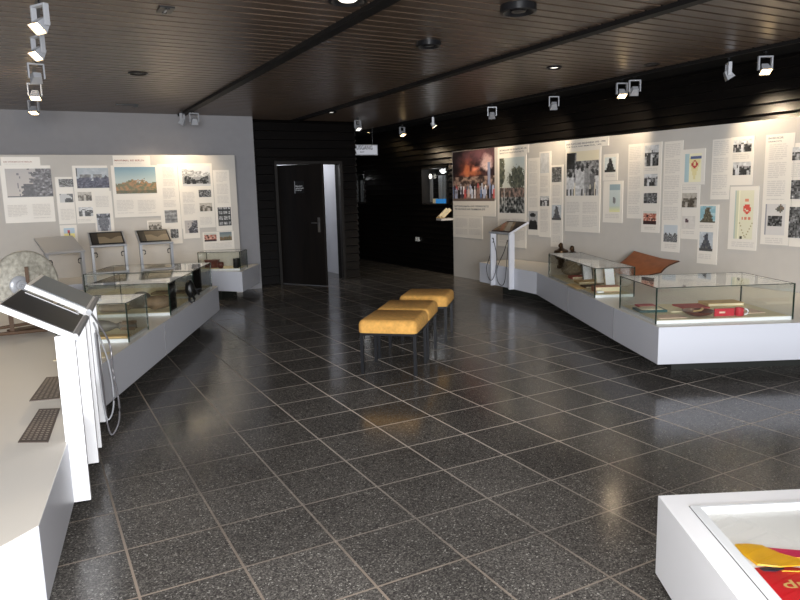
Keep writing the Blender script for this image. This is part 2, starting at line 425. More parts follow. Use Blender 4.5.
def text_mesh(s, name, parent, org, right, up, width, m, extr=0.0008, height=None):
    cu = bpy.data.curves.new('lettering', 'FONT'); cu.body = s; cu.size = 1.0; cu.extrude = 0; cu.resolution_u = 2; cu.offset = 0.012
    tmp = bpy.data.objects.new('lettering', cu); COL.objects.link(tmp)
    bpy.context.view_layer.update()
    dg = bpy.context.evaluated_depsgraph_get()
    me = bpy.data.meshes.new_from_object(tmp.evaluated_get(dg))
    bpy.data.objects.remove(tmp); bpy.data.curves.remove(cu)
    xs = [v.co.x for v in me.vertices]; ys = [v.co.y for v in me.vertices]
    k = width/(max(xs)-min(xs)); ky = k if height is None else height/(max(ys)-min(ys)); x0, y0 = min(xs), min(ys)
    org, right, up = Vector(org), Vector(right), Vector(up)
    for v in me.vertices: v.co = org + right*(v.co.x-x0)*k + up*(v.co.y-y0)*ky
    me.materials.clear(); me.materials.append(M[m])
    for p in me.polygons: p.material_index = 0
    me.name = name
    o = bpy.data.objects.new(name, me); COL.objects.link(o)
    if parent is not None:
        o.parent = parent; o.matrix_parent_inverse = Matrix.Translation(-Vector(parent.location))
    return o

# ------------------------------------------------------------------ the room shell
XW = 7.05            # dark boarded wall on the right
struct(MB().box((1.2, 7.5, -0.05), (12.4, 26, 0.1), 'floor').build('floor'))
c = MB()
y = -4.9
while y < 20.4:
    c.box((1.45, y, CEIL+0.012), (9.9, 0.120, 0.024), 'ceiling'); y += 0.15
c.box((1.7, 7.5, CEIL+0.06), (11.4, 26, 0.03), 'void')
c.box((6.73, 7.5, CEIL+0.018), (0.66, 26, 0.036), 'void')
struct(c.build('ceiling'))
struct(MB().box((4.3, 5.0, CEIL-0.012), (0.10, 20, 0.05), 'beam').build('trim_1'))
struct(MB().box((2.28, 3.2, CEIL-0.012), (0.10, 16.5, 0.05), 'beam').build('trim_2'))
struct(MB().box((6.42, 7.5, CEIL-0.01), (0.03, 26, 0.05), 'beam').build('trim_3'))

def louver(n, p0, p1, z0, z1, nrm, m, pitch=0.11):
    """overlapping weatherboards along p0-p1, facing nrm"""
    z = z0
    a, b = Vector((*p0,0)), Vector((*p1,0)); nv = Vector((*nrm,0))
    while z < z1-0.001:
        t = min(pitch - (z % pitch) if pitch - (z % pitch) > 0.002 else pitch, z1-z)
        k = n.pts([a+Vector((0,0,z)), b+Vector((0,0,z)), b+nv*0.042+Vector((0,0,z+0.012)), a+nv*0.042+Vector((0,0,z+0.012)),
                   a+Vector((0,0,z+t)), b+Vector((0,0,z+t)), b+nv*0.006+Vector((0,0,z+t)), a+nv*0.006+Vector((0,0,z+t))])
        for q in ((0,1,2,3),(4,7,6,5),(3,2,6,7),(0,3,7,4),(1,5,6,2),(0,4,5,1)): n.face([k+i for i in q], m)
        z += t
# right wall, with the two window recesses cut out
w = MB()
holes = [(11.07,12.04,1.32,2.05),(14.7,15.6,1.32,2.05)]
for ya, yb in ((-5.5,11.07),(12.04,14.7),(15.6,20.5)): louver(w, (XW,ya), (XW,yb), 0, CEIL, (-1,0), 'louver')
for ya, yb, za, zb in holes:
    louver(w, (XW,ya), (XW,yb), 0, za, (-1,0), 'louver'); louver(w, (XW,ya), (XW,yb), zb, CEIL, (-1,0), 'louver')
w.box((XW+0.33, 7.5, 1.45), (0.06, 26, 2.9), 'void')
struct(w.build('wall_right'))
# left wall (plain grey, cut off by the frame), and the grey rear wall
struct(MB().box((-3.6, 5.2, 1.45), (0.1, 12.8, 2.9), 'wallgrey').build('wall_left'))
struct(MB().box((-0.075, 11.56, 1.45), (7.05, 0.12, 2.9), 'wallgrey').build('wall_back'))
# black boarded block with the door opening
w = MB()
YB = 11.87; DX0, DX1, DZ = 3.93, 5.14, 2.13
louver(w, (3.45,YB), (DX0,YB), 0, CEIL, (0,-1), 'louver_x', 0.15); louver(w, (DX1,YB), (5.48,YB), 0, CEIL, (0,-1), 'louver_x', 0.15)
louver(w, (DX0,YB), (DX1,YB), DZ, CEIL, (0,-1), 'louver_x', 0.15)
w.box((3.69, YB+0.09, 1.45), (0.48, 0.18, 2.9), 'void'); w.box((5.31, YB+0.09, 1.45), (0.34, 0.18, 2.9), 'void')
w.box((4.535, YB+0.09, (DZ+2.9)/2), (1.21, 0.18, 2.9-DZ), 'void')
w.box((5.44, 15.9, 1.45), (0.08, 7.7, 2.9), 'void')
louver(w, (5.48,YB), (5.48,20.0), 0, CEIL, (1,0), 'louver')
struct(w.build('wall_block'))
struct(MB().box((4.45, 13.9, 1.45), (1.9, 0.1, 2.9), 'lit_room').box((3.5, 12.9, 1.45), (0.06, 1.9, 2.9), 'lit_room').box((5.375, 12.95, 1.45), (0.05, 1.75, 2.9), 'lit_room').build('wall_storeroom'))
struct(MB().box((6.25, 19.6, 1.45), (1.8, 0.1, 2.9), 'void').build('wall_corridor'))
struct(MB().box((0, 0, 0), (1,1,1), 'doorframe').build('trim_4')) if False else None
# door frame and door leaf
f = MB()
f.box((DX0-0.02, YB-0.03, DZ/2), (0.05, 0.10, DZ), 'doorframe'); f.box((DX1+0.02, YB-0.03, DZ/2), (0.05, 0.10, DZ), 'doorframe')
f.box(((DX0+DX1)/2, YB-0.03, DZ+0.025), (DX1-DX0+0.09, 0.10, 0.05), 'doorframe')
struct(f.build('trim_5'))
da = -1.03
dd = Vector((math.cos(da), math.sin(da), 0)); dn = Vector((math.sin(da), -math.cos(da), 0))     # dn faces the visitor
hinge = Vector((DX0+0.012, YB-0.055, 0.012))
def DP(s, z, off=0): return hinge + dd*s + dn*off + Vector((0,0,z))
door = MB().obox(DP(0,0,-0.04), dd*0.97, dn*0.04, (0,0,2.09), 'door').build('door_1')
struct(door)
struct(MB().obox(DP(0.97,0,-0.042), dd*0.012, dn*0.044, (0,0,2.09), 'doorframe').build('edge_strip', door))
h = MB().obox(DP(0.85,0.93,0), dd*0.04, dn*0.012, (0,0,0.25), 'steel')
h.tube([DP(0.87,1.09,0.01), DP(0.87,1.09,0.055), DP(0.75,1.09,0.055)], 0.011, 'steel')
struct(h.build('door_handle', door))
sg = tag(MB().obox(DP(0.38,1.60,0.001), dd*0.20, dn*0.004, (0,0,0.21), 'black').build('door_sign'), 'small black notice plate with three white lines on the dark door', 'sign')
MB().obox(DP(0.375,1.60,0.005), dd*0.010, dn*0.003, (0,0,0.21), 'alu').build('edge_rail', sg)
for i, t in enumerate(('Besucher', 'arbeitsraum', 'Privat')):
    text_mesh(t, 'lettering', sg, DP(0.40,1.715-0.035*i,0.0062), dd, (0,0,1), (0.15,0.17,0.13)[i], 'white', height=0.022)

# exit sign, hanging in the corridor behind the corner of the black block
sx0, sx1, sy = 5.68, 6.27, 12.5
s = tag(MB().box(((sx0+sx1)/2, sy, 2.43), (sx1-sx0, 0.05, 0.205), 'alu').build('exit_sign'), 'white hanging sign reading AUSGANG in the dark corridor', 'sign')
MB().box(((sx0+sx1)/2, sy-0.027, 2.43), (sx1-sx0-0.03, 0.004, 0.175), 'sign').build('sign_face', s)
text_mesh('AUSGANG', 'lettering', s, (sx0+0.06, sy-0.031, 2.435), (1,0,0), (0,0,1), 0.41, 'black', height=0.08)
text_mesh('EXIT', 'lettering', s, (sx0+0.20, sy-0.031, 2.375), (1,0,0), (0,0,1), 0.09, 'ink_dark', height=0.03)
for x in (sx0+0.1, sx1-0.1): MB().tube([(x,sy,2.53),(x,sy,CEIL)], 0.004, 'darkmetal').build('hanger_rod', s)

# window recesses in the right wall
for i, (ya, yb, za, zb) in enumerate(holes):
    o = MB()
    for a, b2 in (((ya,za-0.0),(ya+0.03,zb)),((yb-0.03,za),(yb,zb)),((ya,zb-0.03),(yb,zb)),((ya,za),(yb,za+0.03))):
        o.obox((XW-0.045,a[0],a[1]), (0.19,0,0), (0,b2[0]-a[0],0), (0,0,b2[1]-a[1]), 'doorframe')
    wo = struct(o.build('window_%d' % (i+1)))
    struct(MB().obox((XW+0.09,ya,za), (0.01,0,0), (0,yb-ya,0), (0,0,zb-za), 'glass').build('window_glass', wo))
    # pale curtain strips behind the pane
    k = MB()
    for j in range(6): k.box((XW+0.135, ya+0.24+0.062*j, za+0.31), (0.015+0.01*(j%2), 0.052, 0.52), ('alu','wallgrey')[j%2])
    k.box((XW+0.135, yb-0.10, za+0.31), (0.015, 0.10, 0.52), 'wallgrey')
    k.box((XW+0.17, (ya+yb)/2, (za+zb)/2), (0.01, yb-ya, zb-za), 'void')
    tag(k.build('curtain'), ('pale vertical strips behind the glass of the lit wall recess by the posters','pale vertical strips in the far wall recess by the exit sign')[i], 'curtain')
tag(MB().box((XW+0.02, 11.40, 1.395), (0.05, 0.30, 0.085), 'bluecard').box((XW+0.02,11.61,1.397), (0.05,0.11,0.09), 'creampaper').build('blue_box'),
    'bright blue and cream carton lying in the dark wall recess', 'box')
rl = tag(MB().lathe([(0.045,0),(0.05,0.01),(0.02,0.03)], (XW+0.05,11.82,1.88), 'lampglow_dim', R=Matrix.Rotation(-math.pi/2,3,'Y')).build('recess_lamp', smooth=True),
    'small round white lamp glowing in the dark wall recess', 'lamp')
so = tag(MB().box((XW-0.04,12.25,0.62), (0.014,0.14,0.085), 'socket').build('wall_socket'), 'white double power socket low on the black boarded wall', 'socket')
for dy in (-0.035,0.035): MB().lathe([(0.02,0),(0.021,0.003)], (XW-0.047,12.25+dy,0.62), 'ink', 12, Matrix.Rotation(-math.pi/2,3,'Y')).build('outlet', so)

# wall shelf with the open book
sh = tag(MB().prism([(6.70,10.80),(XW-0.05,10.80),(XW-0.05,11.20),(6.74,11.05)], 1.045, 1.085, 'board').build('wall_shelf', bevel=0.004),
    'narrow pale shelf on the black wall beside the fire poster', 'shelf')
bk = thing('open_book', (6.85,10.95,1.086), 'open book with cream pages leaning on the pale wall shelf', 'book')
b = MB()
for sgn in (-1,1):
    prev = None
    for j in range(9):
        t = j/8; yy = 10.94 + sgn*0.12*t; zz = 1.095 + 0.035*math.sin(math.pi*min(1,t*1.1))*(1-0.35*t)
        row = b.pts([(6.76,yy,zz),(6.93,yy,zz+0.15),(6.94,yy,zz+0.135),(6.77,yy,zz-0.008)])
        if prev is not None:
            for q in range(4): b.face([prev+q, prev+(q+1)%4, row+(q+1)%4, row+q], 'creampaper')
        else: b.face([row,row+1,row+2,row+3], 'creampaper')
        prev = row
    b.face([prev+3,prev+2,prev+1,prev], 'creampaper')
b.build('pages', bk)
MB().obox((6.75,10.81,1.0865), (0.18,0,0.14), (0,0.26,0), (0,0,0.006), 'tan').build('cover', bk)

# ------------------------------------------------------------------ exhibition boards
ztop = lambda s: 2.245 + (-s-4.3)*0.0075      # the board's upper edge rises slightly towards its far end
q = MB(); k = q.pts([(6.95,1.7,0),(7.0,1.7,0),(7.0,10.79,0),(6.95,10.79,0),(6.95,1.7,ztop(-1.7)),(7.0,1.7,ztop(-1.7)),(7.0,10.79,ztop(-10.79)),(6.95,10.79,ztop(-10.79))])
for f5 in ((0,3,2,1),(4,5,6,7),(0,1,5,4),(2,3,7,6),(0,4,7,3),(1,2,6,5)): q.face([k+i for i in f5], 'board')
rb = tag(q.build('display_board', bevel=0.003), 'long pale grey exhibition board carrying the posters along the right wall', 'display board')
lb = tag(MB().box((-0.2, 11.25, 1.125), (6.46, 0.10, 2.25), 'board').build('display_board', bevel=0.003), 'pale exhibition board carrying the posters on the left grey wall', 'display board')

# ------------------------------------------------------------------ printed pictures
def nz(x, y, s=1.0, seed=0): return noise.noise(Vector((x*s, y*s, seed*7.31)))
def fb(x, y, s, seed): return nz(x,y,s,seed)*0.6 + nz(x,y,s*2.1,seed+3)*0.3 + nz(x,y,s*4.3,seed+5)*0.2
def clamp(v, a=0.0, b=1.0): return max(a, min(b, v))
def mixc(a, b, t): t = clamp(t); return tuple(a[i]*(1-t)+b[i]*t for i in range(3))
def blob(u, v, cx, cy, rx, ry): return 1 - math.sqrt(((u-cx)/rx)**2 + ((v-cy)/ry)**2)
def paint(k, seed, u, v):
    """u to the right, v up, both 0..1; returns an sRGB triple"""
    n = fb(u, v, 5, seed); n2 = fb(u, v, 13, seed+11); g = random.random()*10-5
    G = lambda x: (clamp(x,0,255),)*3
    if k == 'fire':
        c = mixc((30,22,26), (112,76,82), clamp(0.25+n*0.9+0.55*(u-0.35)+0.3*(v-0.6)))
        for cx, cy, rx, ry, cc, st2 in ((0.36,0.60,0.07,0.13,(255,176,110),1.6),(0.36,0.62,0.2,0.24,(170,84,60),0.8),(0.56,0.62,0.09,0.07,(240,150,120),1.4),(0.47,0.54,0.3,0.06,(190,110,76),0.9),(0.82,0.74,0.13,0.15,(226,196,190),2.0),(0.6,0.9,0.4,0.2,(132,84,92),0.5)):
            t = blob(u, v, cx, cy, rx*1.3, ry*1.3)+n2*0.5
            if t > 0 and v > 0.46: c = mixc(c, cc, t*st2)
        if abs(u-0.88) < 0.03 and v < 0.74: c = (150,156,184)
        if v < 0.48 and abs(u-0.88) > 0.03:
            c = mixc((62,50,48), (168,142,128), 0.45+n2*2.0)
        if v < 0.34:
            pal = ((176,186,212),(70,66,80),(214,190,180),(236,232,232),(100,126,170),(34,32,36),(206,92,90),(206,210,224),(150,120,110))
            for row, (base, h) in enumerate(((0.14,0.19),(0.03,0.24))):
                x = u*(17-4*row)+row*0.4+0.5*nz(u*9,row,1,3); i = int(x); fx = x-i
                w2 = 0.36 if v < base+h*0.78 else 0.16
                if abs(fx-0.5) < w2 and base < v < base+h+0.03*math.sin(i*2.7+row): c = mixc(pal[(i*5+seed+row*3) % 9], (90,80,80), n2*1.5)
            if v < 0.05: c = (112,98,90)
        return c
    if k == 'park':
        c = mixc((216,210,190), (186,196,196), v+n*0.3)
        if blob(u,v,0.72,0.62,0.34,0.20) + n2*0.8 > 0 or blob(u,v,0.02,0.75,0.20,0.3)+n2*0.5 > 0: c = mixc((54,60,54),(124,126,108),0.45+n2*1.5)
        if v < 0.45: c = mixc((70,66,62),(170,142,130),0.5+n2*1.8)
        if v < 0.28: c = mixc((28,32,32),(190,190,186),0.35+n2*2)
        if abs(u-0.2) < 0.02 and v < 0.6: c = (200,200,196)
        return c
    if k == 'march':
        c = (226,216,190)
        if v > 0.6 and (u < 0.3 and v < 0.97 or v < 0.78) : c = G(70+110*clamp(0.5+n2*2))
        if u < 0.26 and 0.62 < v < 0.97: c = G(44+n*60)
        if 0.3 < v < 0.62: c = G(60+150*clamp(0.45+n2*2.2))
        for cx, h, w2, col in ((0.12,0.42,0.15,212),(0.36,0.6,0.09,205),(0.5,0.55,0.10,196),(0.66,0.62,0.10,150),(0.82,0.5,0.08,110),(0.95,0.45,0.06,200)):
            if v < h and abs(u-cx) < w2*(0.75+0.25*v/h): c = G(col+n2*60)
            if blob(u, v, cx, h+0.05, w2*0.45, 0.06) > 0: c = G(52)
        if v < 0.15 and nz(u*20,0,1,seed) > 0.1: c = G(60)
        return c
    if k in ('people','people2'):
        c = G(200+n*60) if v > 0.62 else G(90+n2*200)
        for i in range(5):
            cx = 0.1+0.2*i+0.05*math.sin(seed+i*2); hh = 0.5+0.14*math.sin(seed*1.7+i*1.3)
            if v < hh and abs(u-cx) < 0.085: c = G((45,170,70,205,60)[(i+seed)%5]+n2*60)
            if blob(u, v, cx, hh+0.09, 0.06, 0.1) > 0: c = G((150,60,190,90,160)[(i+seed)%5])
        if k == 'people2': c = mixc(c, (150,130,100), 0.35)
        return c
    if k == 'dark': return G(96+n*90+n2*130)
    if k == 'pale': return G(196+n*26)
    if k == 'pale2': return G(130+n*60+(v-0.5)*30 + 20*math.sin(v*20))
    if k == 'blank':
        return (90,70,74) if blob(u,v,0.35,0.62,0.13,0.16) > 0 else (214+n*14,208+n*14,200+n*14)
    if k == 'portrait':
        c = G(170+n*40)
        if blob(u,v,0.5,0.12,0.48,0.5) > 0: c = G(40)
        if blob(u,v,0.48,0.62,0.22,0.16) > 0: c = G(160)
        if blob(u,v,0.45,0.78,0.34,0.10) > 0: c = G(36)
        return c
    if k in ('monument','monblue','statue'):
        sky = {'monument':(178,184,190),'monblue':(140,180,190),'statue':(206,212,210)}[k]
        stone = {'monument':(70,72,82),'monblue':(82,76,60),'statue':(26,28,32)}[k]
        c = mixc(sky, (230,232,232), n+0.1)
        wd = 0.10 + 0.42*(1-v)**1.4 + n2*0.12
        if v < 0.92 and abs(u-0.5) < wd*0.9: c = mixc(stone, (150,146,130), n2*1.2+0.15)
        if v < 0.12: c = mixc(stone, (100,96,80), 0.4)
        return c
    if k == 'seaside':
        c = mixc((192,202,196), (196,204,204), v)
        if v < 0.2: c = mixc((230,226,166), (192,202,190), v*5)
        if blob(u,v,0.45,0.42,0.12,0.13) > 0: c = (120,120,120)
        if v > 0.8: c = (150,168,174)
        return c
    if k == 'redphoto':
        c = mixc((166,92,74),(220,190,172),0.4+n2*1.8)
        if v < 0.25 or n > 0.25: c = (60,40,38)
        if v > 0.8: c = (206,206,196)
        return c
    if k == 'building':
        c = (196,202,206)
        hgt = 0.42 + 0.10*math.sin(u*9) + (0.16 if abs(u-0.5) < 0.1 else 0)
        if v < hgt: c = G(80+60*((int(u*14)+int(v*14))%2)+n2*70)
        return c
    if k == 'pennant':
        c = mixc((168,194,200),(206,220,220), u) if u < 0.25 else (236,230,196)
        h2 = 0.44*v/0.86
        if v < 0.86 and abs(u-0.6) < h2*0.85: c = (228,216,162)
        if 0.80 < v < 0.90 and u > 0.3: c = (92,102,142)
        d = math.hypot((u-0.6)/0.17, (v-0.62)/0.14)
        if 0.55 < d < 1.0 or d < 0.25: c = (190,70,70)
        return c
    if k == 'banner':
        c = (206,206,176) if u < 0.22 else (222,218,192)
        if u < 0.06: c = (176,190,184)
        if 0.22 < u < 0.28: c = (236,232,204)
        d = math.hypot((u-0.66)/0.2, (v-0.62)/0.10)
        if d < 1 and not (0.35 < d < 0.5): c = (208,84,70)
        if 0.36 < v < 0.47 and abs(u-0.62) < 0.22 and int(v*70) % 3 and int(u*40) % 4: c = (212,130,104)
        if 0.76 < v < 0.82 and abs(u-0.66) < 0.16 and int(u*40) % 3: c = (216,140,112)
        if v < 0.35 and abs((v-0.03) - abs(u-0.62)*0.9) < 0.014: c = (176,164,124)
        if v < 0.045 and 0.3 < u < 0.5: c = (70,66,54)
        return c
    if k == 'emblem':
        c = (208,204,200)
        if u < 0.07: c = (150,150,156)
        if abs(u-0.74)/0.24 + abs(v-0.85)/0.15 < 1: c = mixc((88,92,84),(130,110,96), 0.5+n2*2)
        if 0.27 < v < 0.60 and 0.15 < u < 0.88: c = G(70+n2*220)
        if v < 0.2 and int(v*60) % 3 == 0 and 0.15 < u < 0.85: c = (160,156,150)
        return c
    if k in ('trees','trees2'):
        c = mixc((206,200,186),(188,184,176), v)
        edge = 0.58 - 0.22*(1-v)**2
        if u > edge + n*0.35: c = G(92+n2*170+60*nz(u*22,v*22,1,seed))
        if v < 0.45 and u > 0.32 and blob(u,v,0.45,0.2,0.14,0.38)+n2 > 0: c = G(60+n2*70)
        if abs(u-0.27-0.02*math.sin(v*12)) < 0.012+0.01*(v>0.6) and 0.05 < v < 0.85 and n2 > -0.1: c = G(120)
        if v < 0.03: c = G(90)
        return mixc(c, (90,70,110), 0.12)
    if k == 'arch':
        c = G(96)
        if math.hypot((u-0.35)/0.6,(v-0.1)/0.9) < 1: c = G(190)
        if math.hypot((u-0.62)/0.28,(v-0.1)/0.45) < 1: c = G(50)
        return c
    if k == 'factory':
        c = mixc((196,200,204),(160,168,176), v+n)
        if v < 0.7 and (0.1 < u < 0.45 or 0.52 < u < 0.8) : c = G(120+n2*100)
        if v < 0.48 + n*0.3: c = mixc((40,40,62), (120,122,140), 0.25+n2*1.5)
        if u < 0.05 and v > 0.6: c = G(40)
        return c
    if k == 'cross':
        c = G(190); 
        if abs(u-0.5) < 0.42*(1-abs(v-0.5)*0.9) : c = G(96+n2*80)
        if v > 0.75 and abs(u-0.5) > (v-0.75)*1.9: c = G(40)
        return mixc(c,(70,80,120),0.2)
    if k in ('landscape','landscape2'):
        c = mixc((176,190,188),(112,146,164), (v-0.5)*2)
        if v < 0.45 + n*0.25: c = mixc((172,126,86),(104,108,78), 0.5+n2*2.2)
        if v < 0.12: c = mixc(c,(60,70,50),0.5)
        if k == 'landscape2' : c = mixc(c,(70,60,50),0.35)
        return c
    if k == 'truck':
        c = G(178+n2*130) if v > 0.45 else G(150)
        if v > 0.86 - 0.2*u: c = G(216)
        if 0.14 < v < 0.5 and 0.06 < u < 0.94 and v < 0.4+0.1*math.sin(u*9): c = G(70+n2*140)
        for cx in (0.2,0.42,0.78):
            if math.hypot((u-cx)/0.07,(v-0.17)/0.12) < 1: c = G(30)
        if v < 0.08: c = G(200)
        return c
    if k == 'flag':
        c = (236,226,140) if v < 0.45 else (176,196,214)
        if blob(u,v,0.48,0.62,0.13,0.2) > 0: c = (190,44,52)
        if blob(u,v,0.5,0.34,0.10,0.16) > 0: c = (50,40,40)
        return c
    if k == 'sheet':
        c = G(52)
        a, b2 = (u*2.6) % 1, (v*3.5) % 1
        if 0.12 < a < 0.85 and 0.15 < b2 < 0.8 and 0.07 < u < 0.93: c = G(150+n2*140)
        return c
    if k == 'kiosk':
        c = mixc((96,80,60),(170,148,120), 0.5+n)
        t = u*0.9+v*0.5
        if 0.35 < t < 0.52: c = (168,112,84)
        if 0.62 < t < 0.85: c = (176,172,160)
        if t > 0.98: c = (50,42,38)
        return c
    if k == 'kiosk2':
        c = (96,84,66)
        if v < 0.35+0.3*abs(math.sin(u*5)): c = (150,136,112)
        if u < 0.2: c = (48,42,36)
        return c
    return G(128)

def picture(name, parent, P, s0, s1, z0, z1, kind, seed, off, cell=0.015):
    nx = max(8, min(90, int((s1-s0)/cell))); ny = max(8, min(90, int((z1-z0)/cell)))
    vs = [P(s0+(s1-s0)*i/nx, z0+(z1-z0)*j/ny, off) for j in range(ny+1) for i in range(nx+1)]
    fs = [(j*(nx+1)+i, j*(nx+1)+i+1, (j+1)*(nx+1)+i+1, (j+1)*(nx+1)+i) for j in range(ny) for i in range(nx)]
    me = bpy.data.meshes.new(name); me.from_pydata([tuple(v) for v in vs], [], fs)
    at = me.color_attributes.new('Col', 'FLOAT_COLOR', 'CORNER')
    for j in range(ny):
        for i in range(nx):
            c = (*lin(tuple(clamp(x,0,255) for x in paint(kind, seed, (i+0.5)/nx, (j+0.5)/ny))), 1)
            f0 = (j*nx+i)*4
            for q in range(4): at.data[f0+q].color = c
    me.materials.append(M['picture'])
    o = bpy.data.objects.new(name, me); COL.objects.link(o)
    if parent is not None:
        o.parent = parent; o.matrix_parent_inverse = Matrix.Translation(-Vector(parent.location))
    return o

def text_column(parent, P, s0, s1, z0, z1, off, m='ink', pitch=0.021):
    b = MB(); z = z1; n = 0
    while z - pitch*0.5 > z0:
        n += 1
        para = (n % 9 == 0)
        if not para:
            s = s0; last = (n % 9 == 8)
            while s < s1 - 0.01:
                e = min(s1 - random.random()*0.012, s + 0.03 + random.random()*0.06)
                if last and s > s0 + (s1-s0)*0.6: break
                k = b.pts([P(s,z-pitch*0.55,off), P(e,z-pitch*0.55,off), P(e,z,off), P(s,z,off)])
                b.face([k,k+1,k+2,k+3], m); s = e + 0.008
        z -= pitch
    return b.build('text_column', parent)

def posters(table, P, grp, right, up=(0,0,1), headm='ink_dark', zlim=None):
    for n, (label, cards, pics, texts, heads) in enumerate(table):
        th = 0.006 + 0.0015*(n % 2)
        s0, s1, z0, z1 = cards[0]
        root = thing('poster', tuple(P((s0+s1)/2, min(c[2] for c in cards), 0.001)), label, 'poster', grp)
        cb = MB()
        for ci, (a, b2, c0, c1) in enumerate(cards):
            c1 = min(c1, zlim(a))
            cb.obox(P(a,c0,0.0003+0.0004*ci), Vector(P(b2,c0,0))-Vector(P(a,c0,0)), Vector(P(a,c0,th))-Vector(P(a,c0,0)), (0,0,c1-c0), 'paper')
        cb.build('card', root)
        for (r, kind, seed) in pics:
            picture('photo_print', root, P, r[0], r[1], r[2], min(r[3], zlim(r[0])-0.004), kind, seed, th+0.0030)
        for r in texts: text_column(root, P, *r, th+0.0028)
        for h in heads:
            r = h[0]; hh = r[3]-r[2]
            k = min(1.0, (zlim(r[0])-0.02-r[2])/hh)
            text_mesh(h[1], 'headline', root, P(r[0], r[2]+hh*0.55*k, th+0.003), right, up, (r[1]-r[0]), headm, height=hh*0.36*k)
            text_mesh(h[2], 'headline', root, P(r[0], r[2], th+0.003), right, up, (r[1]-r[0])*0.9, 'ink' if headm == 'ink_red' else headm, height=hh*0.30*k)
PRW = lambda s, z, off: (6.95-off, -s, z)
PLW = lambda s, z, off: (s, 11.2-off, z)
posters(RIGHT_POSTERS, PRW, 'posters on the right-hand board', (0,-1,0), zlim=lambda s: ztop(s)-0.006)
posters(LEFT_POSTERS, PLW, 'posters on the left-hand board', (1,0,0), headm='ink_red', zlim=lambda s: 2.245)

# ------------------------------------------------------------------ plinths
def plinth(name, label, poly, base, seams=()):
    cx = sum(p[0] for p in poly)/len(poly); cy = sum(p[1] for p in poly)/len(poly)
    r = thing(name, (cx,cy,0), label, 'plinth')
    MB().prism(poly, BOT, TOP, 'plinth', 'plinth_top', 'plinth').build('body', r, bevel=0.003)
    MB().prism(base, 0, BOT, 'shadow_base').build('recessed_base', r)
    return r
rp = plinth('display_plinth', 'long low white plinth floating over a dark base along the right wall',
    [(6.22,8.9),(6.05,7.3),(4.79,4.65),(4.395,3.78),(6.93,2.55),(6.93,8.9)], [(4.81,3.99),(6.9,2.95),(6.9,8.6),(6.45,8.6),(6.4,7.3)])
for (x, y) in ((4.79,4.65),(5.42,5.98)):
    MB().obox((x-0.0025,y+0.0015,BOT), (0.002,0.004,0), (0.003,-0.001,0), (0,0,TOP-BOT), 'seam').build('panel_joint', rp)
lp = plinth('display_plinth', 'huge low white plinth with a bend that fills the left foreground',
    [(-0.075,2.62),(0.28,4.95),(2.05,8.75),(1.75,9.55),(-3.4,9.55),(-3.4,-0.35)], [(0.05,5.05),(1.75,8.6),(1.5,9.3),(-3.3,9.3),(-3.3,0.0),(-0.45,2.7)])
MB().obox((1.005,6.505,BOT), (0.002,0.004,0), (0.003,-0.001,0), (0,0,TOP-BOT), 'seam').build('panel_joint', lp)
plinth('display_plinth', 'small low white plinth in the far left corner by the grey wall',
    [(3.33,11.19),(2.76,10.2),(2.38,10.68),(1.95,10.26),(-3.4,10.26),(-3.4,11.19)], [(2.9,11.1),(2.55,10.65),(2.35,10.9),(1.8,10.5),(-3.3,10.5),(-3.3,11.1)])

# perforated floor grilles let into the big plinth
for i, (poly, lab) in enumerate((([(-0.150,3.62),(-0.022,3.545),(0.050,4.105),(-0.052,4.155)], 'brown perforated vent grille in the left plinth, nearest the camera'),
                            ([(-0.100,4.36),(0.055,4.32),(0.118,4.86),(0.0,4.90)], 'brown perforated vent grille in the left plinth, partly hidden by the kiosk leg'))):
    cx = sum(p[0] for p in poly)/4; cy = sum(p[1] for p in poly)/4
    g = thing('vent_grille', (cx,cy,TOP), lab, 'vent', None)
    MB().prism(poly, TOP+0.0005, TOP+0.005, 'grille_dark').build('plate', g)
    b = MB(); A, B, C, D = [Vector((*p,0)) for p in poly]
    for u in range(5):
        for v in range(16):
            a0, a1 = (u+0.22)/5*0.9+0.05, (u+0.80)/5*0.9+0.05; b0, b1 = (v+0.2)/16*0.92+0.04, (v+0.65)/16*0.92+0.04
            q = [A.lerp(B,a).lerp(D.lerp(C,a),t) for a, t in ((a0,b0),(a1,b0),(a1,b1),(a0,b1))]
            k = b.pts([(p.x,p.y,TOP+0.0062) for p in q]); b.face([k,k+1,k+2,k+3], 'grille_hole')
    b.build('slots', g)
tag(MB().obox((0.055,5.40,TOP+0.001), (0.34,-0.10,0), (0.05,0.16,0), (0,0,0.003), 'creampaper').build('paper_sheet'), 'thin pale sheet lying on the left plinth behind the kiosk legs', 'paper')

# front right box with flags under glass
FC = Vector((1.955,1.658,0)); fe1 = Vector((0.91,-0.435,0)).normalized(); fe2 = Vector((-0.505,-0.863,0)).normalized()
def FP(a, b2, z): p = FC + fe1*a + fe2*b2; return (p.x,p.y,z)
fr = thing('flag_case', FP(0.9,0.8,0), 'white low box with a framed glass top over folded flags, right foreground', 'display case')
o = MB(); W2, D2 = 1.9, 1.7; fw, fd = 0.10, 0.06
